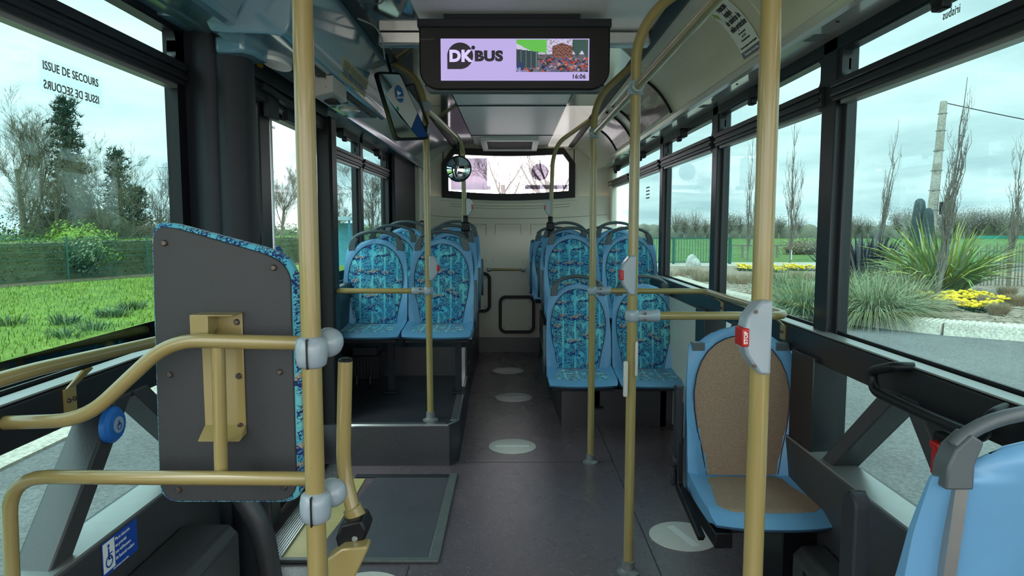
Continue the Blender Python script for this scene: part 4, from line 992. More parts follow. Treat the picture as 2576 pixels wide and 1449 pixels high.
q = MB(); q.add([rc_pt(.27, 2.89, .005), rc_pt(.35, 2.855, .005), rc_pt(.42, 2.865, .005), rc_pt(.34, 2.892, .005)], [(0, 1, 2, 3)]); q.build('leaf_mark', pm('leaf_green', (.35, .50, .08), .4), po)
# framed advertising posters on the right cove
def adcol(seed, tones):
    def f(u, v):
        k_ = mnoise.noise((u*4+seed, v*5, seed)); k2 = mnoise.noise((u*11+seed, v*13, seed*2))
        c = tones[0] if k_ < -.08 else tones[1] if k_ < .18 else tones[2]
        return tuple(min(1, max(0, a_*(1+.5*k2))) for a_ in c)
    return f
def adframe(y0, y1, seed, tones, label):
    a = thing('advert_frame', label, 'advert', (.86, (y0+y1)/2, 2.05))
    picture('advert_print', a, print_m, lambda u, v: rc_pt(.12+.78*v, y0+(y1-y0)*u, .006), 26, 34, adcol(seed, tones))
    for y_ in (y0, y1): MB().tube([rc_pt(.08+.86*k_/8, y_, .008) for k_ in range(9)], .008, 6).build('frame_side', black_m, a)
    for t_ in (.08, .94): MB().tube([rc_pt(t_, y0, .006), rc_pt(t_, y1, .006)], .009, 6).build('frame_rail', cream_m, a)
    return a
MATS['printed_sheet'].node_tree.nodes['Principled BSDF'].inputs['Roughness'].default_value = .12
MATS['printed_sheet'].node_tree.nodes['Principled BSDF'].inputs['Coat Weight'].default_value = .8
adframe(4.2, 5.25, 2.0, [(.06, .05, .05), (.30, .10, .08), (.50, .42, .36)], 'dark red framed advert poster nearest on the right cove')
adframe(5.55, 6.35, 7.0, [(.40, .38, .38), (.52, .45, .43), (.35, .32, .34)], 'pale framed advert poster on the right cove towards the rear')
# left cove poster
lp = thing('poster', 'red and white poster with a word bubble in a grey rail, upper left corner', 'poster', (-.85, 1.9, 2.1))
def lc_pt(t, y, off=.004): return cove_pt(-1, t, y, off, .70, 2.285, .90, 2.035, .02)
def lpc(u, v):
    bub = ((u-.62)/.30)**2+((v-.45)/.36)**2
    if bub < 1: return (.50, .52, .46)
    if mnoise.noise((u*5, v*6, 1)) > .1: return (.42, .10, .10)
    return (.48, .36, .33)
picture('poster_print', lp, print_m, lambda u, v: lc_pt(.02+.70*(1-v), 1.35+.80*u, .004), 30, 20, lpc)
mb = MB(); mb.tube([lc_pt(.80, 1.2, .004), lc_pt(.80, 2.17, .004)], .02, 6, ell=.35); mb.build('poster_rail', steel_m if 0 else pm('beige_rail', (.40, .40, .36), .35), lp)
q = MB()
p_ = lc_pt(.42, 1.87, .0052); up = (lc_pt(.40, 1.87, .0052)-p_).normalized(); rt = Vector((0, 1, 0)); nn = rt.cross(up)
text('DUHE', .075, inkg_m, lp, p_, Matrix((rt, up, nn)).transposed().to_euler(), sx=.8)
# stop button (blue, wheelchair) on the strut
sb = thing('wheelchair_call_button', 'round blue call button with a wheelchair symbol on the left strut', 'button', (-1.10, 1.85, .83))
def tilt(mb):  # faces the aisle and slightly the front
    return mb
MB().lathe([(.050, 0), (.050, .014), (.040, .024), (.024, .026)], (-1.105, 1.855, .835), 28, 'x').build('button_body', bluebt_m, sb)
MB().lathe([(.0225, 0), (.0225, .003)], (-1.080, 1.855, .835), 24, 'x').build('button_disc', pm('pale_blue_disc', (.35, .45, .55), .4), sb)
q = MB(); q.ring([(1.855+.010*math.cos(a*math.pi/10), .831+.010*math.sin(a*math.pi/10)) for a in range(20)], [(1.855+.0075*math.cos(a*math.pi/10), .831+.0075*math.sin(a*math.pi/10)) for a in range(20)], -1.0765, -1.0755, 'x')
q.box(-1.0765, -1.0755, 1.852, 1.855, .834, .848); q.box(-1.0765, -1.0755, 1.852, 1.861, .838, .840); q.build('wheelchair_symbol', labelb_m, sb)
# wheelchair sticker on the lower left lining
ws = thing('wheelchair_sticker', 'blue and white priority sticker with wheelchair symbol, lower left wall', 'sticker', (-1.08, 1.84, .445))
XS = -1.0835
SZ = .105; SY = .08
MB().prism([(1.755, .445), (1.925, .445), (1.925, .540), (1.755, .540)], XS, XS+.0008, 'x').build('sticker_blue', labelb_m, ws)
MB().box(XS+.0008, XS+.0013, 1.759, 1.812, .455, .536).build('sticker_white', label_m, ws)
q = MB(); cx, cz = 1.785, .480
q.ring([(cx+.017*math.cos(a*math.pi/12), cz+.017*math.sin(a*math.pi/12)) for a in range(24)], [(cx+.0125*math.cos(a*math.pi/12), cz+.0125*math.sin(a*math.pi/12)) for a in range(24)], XS+.0013, XS+.0018, 'x')
q.box(XS+.0013, XS+.0018, cx-.004, cx+.002, cz+.006, cz+.036); q.box(XS+.0013, XS+.0018, cx-.003, cx+.016, cz+.018, cz+.022); q.box(XS+.0013, XS+.0018, cx-.003, cx+.014, cz+.004, cz+.008); q.lathe([(.005, 0), (.005, .0005)], (XS+.0013, cx-.001, cz+.043), 12, 'x'); q.build('wheelchair_symbol', labelb_m, ws)
for k_, s_ in enumerate(('Place réservée', 'en priorité', 'aux utilisateurs', 'de fauteuil roulant')): text(s_, .0135, inkw_m, ws, (XS+.0012, 1.816, .526-k_*.018), (R(90), 0, R(90)), align='LEFT', sx=.85)
text("Merci de laisser la place libre", .0065, inkw_m, ws, (XS+.0012, 1.84, .4495), (R(90), 0, R(90)), sx=.9)
# window lettering
es = thing('exit_sticker', 'clear ISSUE DE SECOURS sticker on the nearest left window', 'sticker', (-1.183, 1.91, 1.72))
MB().box(-1.1865, -1.186, 1.775, 2.045, 1.715, 1.805).build('clear_film', glass('clear_film', (.93, .94, .94), .02), es)
text('ISSUE DE SECOURS', .031, inkg_m, es, (-1.1852, 1.908, 1.783), (R(90), 0, R(90)), off=.0004, sx=.86)
text('ISSUE DE SECOURS', .031, inkg_m, es, (-1.1852, 1.908, 1.735), (R(90), 0, R(90)), off=.0004, sx=-.86)
t = tag(text('irisbus', .034, inkg_m, None, (1.182, 1.92, 1.95), (R(90), 0, R(-90)), 'window_mark', sx=-.8), 'mirrored maker lettering in the top right window', 'lettering')
t = tag(text('ecoT', .022, inkg_m, None, (-1.128, 3.33, 1.84), (R(90), 0, R(90)), 'window_mark', sx=.9), 'small lettering at the top of the door glass', 'lettering')
t = tag(text('SUB', .075, inkg_m, None, (1.182, 7.9, 1.40), (R(90), 0, R(-90)), 'window_mark', sx=-.9), 'dark letters on the rearmost right window', 'lettering')
for y_, lab in ((3.2, 'second'), (4.7, 'third')):
    q = MB()
    for k_ in range(3): q.box(1.184, 1.1845, y_+.2, y_+.32, 1.70-.03*k_, 1.712-.03*k_)
q = MB()
for k_ in range(4): q.box(1.1838, 1.1843, 6.0, 6.16, 1.70-.03*k_, 1.712-.03*k_)
tag(q.build('window_sticker', pm('faint_print', (.22, .30, .30), .5)), 'faint lines of small print on the fourth right window', 'sticker')
# floor discs
for i_, (x, y, lab, rz) in enumerate(((-.035, 6.48, 'pale round floor sticker farthest back in the aisle', 0), (.012, 5.455, 'pale round floor sticker on the aisle floor seam', 0), (.002, 4.222, 'pale round floor sticker in the middle of the aisle', 0), (.761, 2.967, 'pale round floor sticker beside the brown seat', 76), (-.555, 2.50, 'pale round floor sticker nearest the camera, by the ramp', 20))):
    dsc = thing('floor_sticker', lab, 'sticker', (x, y, 0), 'round distancing stickers on the floor')
    MB().lathe([(.148, .0004), (.148, .0024), (.146, .0028)], (x, y, 0), 48).build('sticker_disc', disc_m, dsc)
    q = MB(); ca, sa_ = math.cos(R(rz)), math.sin(R(rz))
    if i_ == 3: ca, sa_ = .32, -.95
    c4 = [(-.105, -.017), (.105, -.017), (.105, .017), (-.105, .017)]
    q.prism([(x+a*ca-b_*sa_, y+a*sa_+b_*ca) for a, b_ in c4], .0028, .0034, 'z'); q.build('tape_strip', pm('white_tape_%d' % i_, (.80, .82, .80), .35), dsc)
# emergency exit handle, hammer on the right wall
g = thing('emergency_handle', 'black looped grab handle on the sill beam, right foreground', 'handle', (1.1, 1.9, .9))
MB().tube(fillet([(1.12, 1.90, .985), (1.075, 1.91, .985), (1.065, 2.02, .950), (1.065, 2.00, .895), (1.065, 1.74, .893), (1.06, 1.52, .90), (1.06, 1.50, .96), (1.11, 1.52, .97)], .05), .0145, 14).build('loop', black_m, g)
g2 = thing('glass_hammer', 'red and black emergency hammer holder behind the near right seat', 'hammer', (1.09, 1.66, .78))
MB().box(1.07, 1.10, 1.60, 1.72, .80, .86).build('holder', black_m, g2, bev=.006)
MB().tube([(1.062, 1.69, .83), (1.062, 1.69, .76)], .009, 12).build('hammer_handle', red_m, g2)
MB().box(1.055, 1.075, 1.67, 1.71, .82, .84).build('hammer_head', red_m, g2, bev=.005)
# rear panels and bar
def access(label, x0, x1, z0, z1):
    a = thing('access_panel', label, 'panel', ((x0+x1)/2, 7.45, z0))
    mb = MB(); mb.ring(rrect(x0, x1, z0, z1, .075, 7), rrect(x0+.035, x1-.035, z0+.035, z1-.035, .045, 7), 7.470, 7.500); mb.build('rubber_surround', black_m, a)
    MB().prism(rrect(x0+.035, x1-.035, z0+.035, z1-.035, .045, 7), 7.485, 7.50).build('cover', rearc_m, a)
    for x in (x0+.065, x1-.065):
        for z in (z0+.065, z1-.065):
            q = MB(); bolt(q, x, 7.485, z, .011); q.build('bolt', steel_m, a)
access('square cream access panel in a black rubber surround, low on the rear wall', -.145, .252, .20, .617)
access('tall cream access panel in a black rubber surround, partly behind the left seats', -.60, -.228, .43, .872)
rb_ = thing('rear_grab_bar', 'short horizontal cream-yellow bar on the rear wall', 'grab bar', (-.07, 7.45, .9))
MB().tube([(-.27, 7.42, .905), (.145, 7.42, .905)], .016, 14).build('bar', pole_m, rb_)
for x in (-.245, .120):
    MB().lathe([(.015, -.02), (.027, -.014), (.027, .014), (.015, .02)], (x, 7.42, .905), 16, 'x').build('bar_clamp', clamp_m, rb_); MB().tube([(x, 7.42, .905), (x, 7.50, .905)], .012, 10).build('standoff', clamp_m, rb_)
# ceiling vent
cv = thing('ceiling_vent', 'rectangular framed ceiling vent with dark grille above the rear window', 'vent', (-.02, 7.75, 2.27))
vo = lambda y: 2.2925-(y-7.35)*.045
mb = MB()
def vt(x, y, d=0): return (x, y, vo(y)-d)
for a_, b_, c_, d_ in (((-.335, 7.36), (.285, 7.36), (.285, 7.43), (-.335, 7.43)), ((-.335, 8.03), (.285, 8.03), (.285, 8.10), (-.335, 8.10)), ((-.335, 7.43), (-.27, 7.43), (-.27, 8.03), (-.335, 8.03)), ((.22, 7.43), (.285, 7.43), (.285, 8.03), (.22, 8.03))):
    P = [a_, b_, c_, d_]; mb.add([vt(x, y, .03) for x, y in P]+[(x, y, 2.30) for x, y in P], [(0, 1, 2, 3), (7, 6, 5, 4), (0, 4, 5, 1), (1, 5, 6, 2), (2, 6, 7, 3), (3, 7, 4, 0)])
mb.build('vent_frame', white_m, cv, bev=.006)
MB().add([vt(x, y, .012) for x, y in ((-.27, 7.43), (.22, 7.43), (.22, 8.03), (-.27, 8.03))], [(0, 3, 2, 1), (0, 1, 2, 3)]).build('vent_grille', dark_m, cv)
# yellow call disc above the door
yb = MB().lathe([(.035, 0), (.035, -.012), (.02, -.016)], (-1.04, 2.86, 2.03), 20); tag(yb.build('door_button', yellow_m), 'yellow round button under the housing above the door', 'button')
# small grip tube in rear left corner
tag(MB().tube(fillet([(-1.03, 7.86, 1.42), (-.98, 7.80, 1.42), (-.97, 7.80, 1.0)], .05), .014, 10).build('corner_grip', pm('cream_grip', (.5, .5, .43), .35)), 'curved pale grip in the rear left corner', 'handle')
# ================================================================ outside
GZ = -.33
asph_m = ground('asphalt', (.15, .145, .145), (.19, .185, .18), scale=.6, fine=45, bump=.5, bd=.01)
conc_m = ground('concrete_paving', (.46, .40, .33), (.53, .47, .39), scale=.8, fine=30, bump=.3, bd=.005)
lawn_m = ground('lawn_green', (.12, .20, .026), (.20, .30, .04), scale=1.6, fine=14, bump=1, bd=.05)
field_m = ground('field_green', (.085, .155, .035), (.12, .20, .05), scale=.2, fine=2.5, bump=.5, bd=.1)
mulch_m = ground('wood_mulch', (.24, .18, .13), (.42, .33, .25), scale=7, fine=38, bump=1, bd=.03)
litter_m = ground('leaf_litter', (.06, .065, .03), (.15, .13, .08), scale=5, fine=30, bump=1, bd=.03)
under_m = ground('undergrowth', (.05, .09, .025), (.09, .14, .04), scale=1, fine=8, bump=1, bd=.05)
bark_m = pm('grey_bark', (.19, .165, .14), .9, var=.3, scale=6)
barkg_m = pm('olive_bark', (.15, .145, .09), .9, var=.3, scale=6)
twigd_m = pm('dark_twig', (.075, .068, .065), .9, var=.2, scale=6)
needle_m = pm('dark_needles', (.030, .070, .042), .85, var=.35, scale=3)
leafb_m = pm('bright_leaf', (.22, .36, .035), .7, var=.35, scale=5)
leafd_m = pm('dark_leaf', (.035, .085, .022), .6, var=.4, scale=5)
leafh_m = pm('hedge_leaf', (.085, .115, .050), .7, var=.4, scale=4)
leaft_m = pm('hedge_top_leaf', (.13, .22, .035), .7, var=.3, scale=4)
brush_m = pm('brown_brush', (.14, .115, .075), .9, var=.3, scale=3)
g1_m = pm('pale_grass', (.30, .35, .19), .8, var=.3, scale=5); g2_m = pm('mid_grass', (.15, .21, .09), .8, var=.3, scale=5); g3_m = pm('straw_grass', (.36, .33, .20), .85, var=.2, scale=5)
ph1_m = pm('phormium_green', (.17, .26, .06), .45, var=.3, scale=4); ph2_m = pm('phormium_yellow', (.42, .42, .06), .5, var=.3, scale=4); ph3_m = pm('phormium_dark', (.030, .026, .036), .4, var=.3, scale=4)
yel_m = pm('yellow_petal', (.85, .62, .01), .6, var=.1, scale=20)
sedge_m = pm('brown_sedge', (.36, .25, .17), .95, var=.3, scale=10)
kerb_m = ground('kerb_stone', (.56, .50, .42), (.66, .60, .51), scale=2, fine=30, bump=.5, bd=.006)
rail_m = pm('green_railing_paint', (.012, .11, .07), .5); fence_m = pm('fence_green_paint', (.02, .12, .09), .5)
wood_m = pm('weathered_wood', (.22, .19, .15), .9, var=.3, scale=8)

def slab(name, poly, z0, z1, mat): return struct(MB().prism(poly, z0, z1, 'z').build(name, mat))
slab('ground_asphalt', [(-3.57, -30), (40, -30), (40, 32), (5, 32), (5, 60), (-3.57, 60)], GZ-.10, GZ, asph_m)
slab('ground_bounce_slab', [(-3.5, -30), (40, -30), (40, -2.4), (-3.5, -2.4)], GZ-.05, GZ+.015, conc_m)  # unseen pale slab added to bounce daylight up to the ceiling
slab('ground_path', [(-6.3, -30), (-3.57, -30), (-3.57, 60), (-6.3, 60)], GZ-.10, GZ+.02, conc_m)
HA = Vector((-14.7, 19.8)); HD = Vector((2.1, 4.6)).normalized(); HN = Vector((-HD.y, HD.x))
def hp(t, n=0): p_ = HA+HD*t+HN*n; return (p_.x, p_.y)
lw = slab('ground_lawn', [(-6.3, -30), (-6.3, 60), hp(30), hp(-16, -1.0), (-26, -30)][::1], GZ-.10, GZ+.03, lawn_m)
slab('ground_undergrowth', [hp(-16, -.9), hp(60, -.9), hp(60, 60), hp(-16, 60)], GZ-.10, GZ+.01, under_m)
slab('ground_litter', [hp(-14, -1.7), hp(16, -1.2), hp(16, .5), hp(-14, .5)], GZ-.05, GZ+.045, litter_m)
slab('ground_field', [(5, 31.5), (160, 31.5), (160, 140), (-10, 140), (-10, 60), (5, 60)], GZ-.10, GZ+.02, field_m)
# ---- blades / leaves
def blade(mb, base, d, L, w, droop, n=4, tw=0):
    """a curved tapering strip"""
    base = Vector(base); d = Vector(d).normalized(); side = d.cross(Vector((0, 0, 1)));
    side = side.normalized() if side.length > .01 else Vector((1, 0, 0))
    if tw: side = (Matrix.Rotation(tw, 3, d) @ side)
    vs = []; p = base.copy(); dd = d.copy()
    for k_ in range(n+1):
        ww = w*(1-(k_/n)**2.2)*.5+.0005; vs += [p-side*ww, p+side*ww]; p = p+dd*(L/n); dd = (dd+Vector((0, 0, -droop/n))).normalized()
    mb.add(vs, [(2*k_, 2*k_+1, 2*k_+3, 2*k_+2) for k_ in range(n)])
def clump(name, label, c, n, L, w, spread, droop, mats, group, rad=.1, cat='grass', parts='blades'):
    rnd = random.Random(hash(label) % 9999 if 0 else int(abs(c[0]*131+c[1]*977)) % 99991)
    mb = MB()
    for _ in range(n):
        a = rnd.uniform(0, 2*math.pi); r_ = rad*math.sqrt(rnd.random()); s_ = spread*rnd.uniform(.1, 1)
        mb.cur = rnd.choice(range(len(mats)))
        blade(mb, (c[0]+r_*math.cos(a), c[1]+r_*math.sin(a), c[2]), (s_*math.cos(a+rnd.uniform(-.5, .5)), s_*math.sin(a+rnd.uniform(-.5, .5)), 1), L*rnd.uniform(.6, 1.1), w*rnd.uniform(.7, 1.2), droop*rnd.uniform(.4, 1.3), 4, rnd.uniform(-1, 1))
    return tag(mb.build(name, mats, origin=c), label, cat, group)
def foliage(mb, c, rx, ry_, rz, n, s, rnd, nmat=1, top=None, shell=.35, up=.3):
    """leaf quads in the outer shell of a lumpy ellipsoid"""
    for _ in range(n):
        v = Vector((rnd.gauss(0, 1), rnd.gauss(0, 1), rnd.gauss(0, 1)))
        if v.length < .01: continue
        v.normalize(); lump = 1+.28*mnoise.noise(v*2.1+Vector(c))
        r_ = (1-shell*rnd.random()**1.5)*lump
        p = Vector((c[0]+v.x*rx*r_, c[1]+v.y*ry_*r_, c[2]+v.z*rz*r_))
        if p.z < GZ: continue
        nn = (v+Vector((rnd.uniform(-1, 1), rnd.uniform(-1, 1), rnd.uniform(-1, 1)))*.8).normalized(); a = nn.orthogonal().normalized(); b_ = nn.cross(a)
        q_ = s*rnd.uniform(.6, 1.3)
        if nmat > 1: mb.cur = rnd.randrange(nmat)
        mb.add([p-a*q_, p-b_*q_*.5, p+a*q_, p+b_*q_*.5], [(0, 1, 2, 3)])
    mb.cur = 0
def core(mb, c, rx, ry_, rz, k_=.78):
    mb.ball(c, 1, 14, 10, (rx*k_, ry_*k_, rz*k_))
def bush(name, label, c, rx, ry_, rz, n, s, mats, group=None, seed=1, corem=None, cat='bush'):
    rnd = random.Random(seed); root = thing(name, label, cat, (c[0], c[1], GZ), group)
    mb = MB(); foliage(mb, c, rx, ry_, rz, n, s, rnd, len(mats)); mb.build('foliage', mats, root, smooth=False)
    m2 = MB(); core(m2, c, rx, ry_, rz, .72); m2.build('inner_branches', corem or leafd_m, root)
    return root
# ---- bare trees
def tree(name, label, base, h, mat, seed, levels=4, spread=.75, trunk=.14, kids=(3, 5), group=None, up=.25, first=.25, cat='tree', lean_=(0, 0), twigs=1.0, sway=.2):
    rnd = random.Random(seed); mb = MB()
    def grow(p, d, L, r0, lev):
        n = 4 if lev < 2 else 3; pts = [p]; dd = d.copy()
        for _ in range(n):
            dd = (dd+Vector((rnd.uniform(-1, 1), rnd.uniform(-1, 1), rnd.uniform(-.6, .9)))*sway*(.5 if lev == 0 else 1)+Vector((0, 0, up*.3))).normalized(); pts.append(pts[-1]+dd*L/n)
        r1 = r0*(.45 if lev < levels else .3)
        mb.tube(pts, [r0+(r1-r0)*k_/n for k_ in range(n+1)], 7 if lev == 0 else 4 if lev == 1 else 3, False)
        if lev >= levels: return
        k = rnd.randint(*kids)+(2 if lev == 0 else 0)
        if lev >= levels-1: k = int(k*twigs)
        for i in range(k):
            t = first+(1-first)*(i+rnd.random())/k if lev == 0 else rnd.uniform(.2, 1); i0 = min(n-1, int(t*n)); q_ = pts[i0].lerp(pts[i0+1], t*n-i0)
            ax_ = (pts[i0+1]-pts[i0]).normalized(); o = ax_.orthogonal().normalized(); o.rotate(Matrix.Rotation(rnd.uniform(0, 6.283), 3, ax_))
            nd = (ax_+o*spread*rnd.uniform(.6, 1.3)).normalized()
            grow(q_, nd, L*rnd.uniform(.45, .72)*(1.05-.35*t if lev == 0 else 1), max(r0*.45*(1-.5*t), .004), lev+1)
    base = Vector(base); grow(base, Vector((lean_[0], lean_[1], 1)).normalized(), h*.62, trunk, 0)
    # fit the height
    mz_ = max(v[2] for v in mb.v)-base.z; f_ = h/mz_
    mb.v = [(v[0], v[1], base.z+(v[2]-base.z)*f_) for v in mb.v]
    return tag(mb.build(name, mat, origin=tuple(base)), label, cat, group)
def P(px, Y, z=GZ): return ((px-1288)/1747*Y, Y, z)
tree('bare_tree', 'large bare tree nearest the left edge behind the clipped hedge', P(60, 26), 6.9, barkg_m, 11, 5, .62, .15, (5, 7), twigs=.8, up=.35, first=.15)
tree('bare_tree', 'bare branching tree at the extreme left of the left window', P(-60, 27), 6.2, barkg_m, 12, 5, .62, .13, (5, 6), twigs=.8, up=.35, first=.15)
tree('bare_tree', 'bare tree with fine twigs right of the dark conifer', P(262, 25), 5.2, barkg_m, 13, 5, .7, .09, (5, 6), twigs=.8, up=.3, first=.15)
tree('bare_tree', 'bare tree entangled in front of the dark conifer', P(150, 24), 4.6, barkg_m, 21, 5, .85, .09, (5, 6), twigs=.8, up=.2, first=.1)
tree('bare_tree', 'slim pale bare tree at the right edge of the left window', P(402, 28), 4.4, bark_m, 14, 4, .55, .08, (5, 7), up=.5)
tree('bare_tree', 'bare tree seen through the door glass', P(706, 34), 4.8, bark_m, 15, 5, .55, .10, (4, 6), up=.4)
tree('bare_tree', 'bare tree seen through the window behind the door', P(858, 38), 4.0, bark_m, 16, 5, .7, .10, (4, 6))
tree('bare_tree', 'bare tree seen through the last left window', P(938, 30), 4.6, bark_m, 17, 5, .7, .10, (4, 6))
tree('bare_tree', 'bare tree beyond the rear window, right half', P(1400, 24, GZ), 5.2, bark_m, 18, 4, .7, .2, (4, 6))
tree('bare_tree', 'bare tree beyond the rear window, middle', P(1265, 30, GZ), 6.0, bark_m, 19, 5, .9, .2, (4, 5))
# conifers
def conifer(label, base, h, rad, seed, n=70):
    rnd = random.Random(seed); root = thing('conifer', label, 'tree', base); base = Vector(base)
    mb = MB(); mb.tube([base, base+Vector((.1, 0, h*.5)), base+Vector((0, 0, h))], [.16, .10, .02], 7); mt = MB()
    for i in range(n):
        t = .12+.88*i/n; z = base.z+h*t; a = i*2.4+rnd.uniform(-.4, .4); L = rad*(1.02-t)**.7*rnd.uniform(.65, 1.1)
        p0 = Vector((base.x, base.y, z)); d = Vector((math.cos(a), math.sin(a), rnd.uniform(.2, .6))).normalized(); p1 = p0+d*L
        mb.tube([p0, p0.lerp(p1, .6)-Vector((0, 0, .05)), p1], [.03, .02, .008], 3, False)
        for j in range(13):
            q_ = p0.lerp(p1, rnd.uniform(.35, 1))+Vector((rnd.gauss(0, .16), rnd.gauss(0, .16), rnd.gauss(0, .08)))
            for _ in range(9):
                dd = Vector((rnd.gauss(0, 1), rnd.gauss(0, 1), rnd.gauss(.9, .8))).normalized(); blade(mt, q_, dd, rnd.uniform(.16, .30), .035, 0, 1, rnd.uniform(0, 3))
    mb.build('trunk', twigd_m, root); mt.build('needles', needle_m, root, smooth=False)
conifer('tall dark conifer rising among the bare trees, left window', P(178, 27), 6.5, 1.15, 3, 75)
conifer('small dark conifer sloping down behind the bare twigs', P(300, 30), 4.9, 1.0, 4, 42)
conifer('low dark conifer beside the slim pale tree', P(345, 31), 3.4, 1.1, 5, 34)
bush('bright_bush', 'bright yellow-green bush above the clipped hedge', (P(190, 23)[0], 23, .45), 1.45, .8, 1.05, 5200, .05, [leafb_m, leafb_m, leaft_m], seed=2, corem=leafb_m)
bush('dark_shrub', 'dark glossy shrub at the front of the bright bush', (P(195, 21.9)[0], 21.9, .45), .8, .4, .68, 1500, .05, [leafd_m, g1_m, leafd_m], seed=3)
bush('evergreen_shrub', 'low evergreen shrub left of the bright bush', (P(10, 23.5)[0], 23.5, .3), 1.9, .8, 1.05, 3000, .06, [leafd_m, leaft_m, leafd_m], seed=4)
bush('brown_thicket', 'brownish thicket behind the hedge, right part of the left window', (P(370, 29)[0], 29, .4), 2.6, .9, 1.35, 5000, .05, [brush_m, brush_m, leaft_m], seed=6, corem=brush_m)
bush('brown_thicket', 'dense twiggy thicket below the conifer, left window', (P(160, 26)[0], 27, .7), 3.4, .8, 1.9, 6500, .05, [barkg_m, brush_m, needle_m], seed=7, corem=leafh_m)
bush('green_hedge_bush', 'rounded green bush seen through the door glass', (P(716, 36)[0], 36, .45), 1.3, .8, 1.0, 1800, .06, [leaft_m, leafh_m], seed=8)
bush('green_hedge_bush', 'green bush seen through the window behind the door', (P(868, 40)[0], 40, .3), 2.2, .8, 1.1, 1800, .07, [leaft_m, leafh_m], seed=9)
bush('green_hedge_bush', 'green bush seen through the last left window', (P(935, 42)[0], 42, .4), 2.2, .8, 1.2, 1800, .07, [leaft_m, leafh_m], seed=10)
# clipped hedge
rnd = random.Random(31); hg = thing('clipped_hedge', 'long clipped green hedge behind the lawn, left window', 'hedge', (HA.x, HA.y, GZ))
mb = MB(); ml = MB(); T0, T1 = -13, 16
def hedge_pt(t, n, z):
    q_ = HA+HD*t+HN*n; d_ = .06*mnoise.noise(Vector((t*1.3, n*2, z*2))); return Vector((q_.x-HN.x*d_, q_.y-HN.y*d_, z+.03*mnoise.noise(Vector((t*2, n, 5)))))
mb.grid(lambda u, v: hedge_pt(T0+(T1-T0)*u, *((0, GZ+1.22*v*1.9) if v < .52 else ((v-.52)/.48*.9, .875))), 90, 10)
mb.build('hedge_body', leafh_m, hg)
for _ in range(15000):
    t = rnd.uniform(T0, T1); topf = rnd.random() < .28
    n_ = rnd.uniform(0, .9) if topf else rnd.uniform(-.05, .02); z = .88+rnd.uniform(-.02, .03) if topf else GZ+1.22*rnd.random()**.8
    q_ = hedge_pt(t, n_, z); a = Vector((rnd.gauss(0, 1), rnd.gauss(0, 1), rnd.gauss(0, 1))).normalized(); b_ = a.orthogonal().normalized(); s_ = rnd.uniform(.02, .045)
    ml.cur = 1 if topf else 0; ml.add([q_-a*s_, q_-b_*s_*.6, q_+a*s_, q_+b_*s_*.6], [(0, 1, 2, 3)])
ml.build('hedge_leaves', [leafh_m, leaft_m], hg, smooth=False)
# mesh fence in front of the hedge
fe = thing('mesh_fence', 'dark green wire mesh fence standing against the clipped hedge', 'fence', (hp(0, -.35)[0], hp(0, -.35)[1], GZ))
t = -12.0
while t < 16:
    x, y = hp(t, -.35); MB().tube([(x, y, GZ), (x, y, 1.03)], .03, 6).build('post', fence_m, fe); t += 2.75 if t < 5 else 2.4
mb = MB()
for z in [GZ+.1+.2*i for i in range(7)]: a = hp(-12, -.33); b_ = hp(16, -.33); mb.tube([(a[0], a[1], z), (b_[0], b_[1], z)], .006, 3, False)
for i in range(280): x, y = hp(-12+.1*i, -.33); mb.tube([(x, y, GZ+.05), (x, y, 1.0)], .0022, 3, False)
mb.build('wire_mesh', fence_m, fe)
# lawn grass
rnd = random.Random(8); mb = MB()
for _ in range(15000):
    y = rnd.uniform(7, 22) ; x = -6.35-rnd.random()**1.2*8
    p_ = Vector((x, y)); 
    if (p_-HA).dot(HN) > -1.6: continue
    mb.cur = rnd.randrange(2); blade(mb, (x, y, GZ+.02), (rnd.uniform(-.6, .6), rnd.uniform(-.6, .6), 1), rnd.uniform(.05, .13), .014, .6, 2)
gl = tag(mb.build('lawn_grass', [lawn_m, pm('grass_blade', (.19, .28, .04), .7, var=.3, scale=2)], smooth=False), 'bright green mown grass of the lawn on the left', 'grass', kind='stuff')
for i, (px_, y_, n_) in enumerate(((150, 820, 170), (262, 800, 120), (322, 782, 190), (282, 800, 90), (222, 835, 80), (10, 822, 90), (150, 855, 70))):
    Y = 1.71*1740/(y_-565); clump('grass_tuft', 'darker tuft of longer grass on the lawn', P(px_, Y, GZ+.03), n_, .22, .016, .9, 1.2, [leafd_m, g2_m], 'dark tufts of long grass on the lawn', .22)
# shelter seen through the rear left windows
sh = thing('blue_shelter', 'pale blue glazed shelter seen through the window behind the door', 'shelter', P(862, 25))
cx_ = P(862, 25)[0]; q = MB(); q.box(cx_-.6, cx_+.35, 24.6, 26, 1.55, 1.68); q.build('roof', pm('shelter_roof', (.35, .50, .55), .5), sh)
q = MB()
for x in (cx_-.55, cx_+.30): q.box(x-.03, x+.03, 24.7, 24.76, GZ, 1.55); q.box(x-.03, x+.03, 25.9, 25.96, GZ, 1.55)
q.build('post', pm('shelter_blue', (.05, .22, .36), .5), sh); MB().box(cx_-.55, cx_+.30, 25.9, 25.93, GZ+.2, 1.45).build('blue_panel', pm('shelter_panel', (.10, .38, .46), .3), sh)
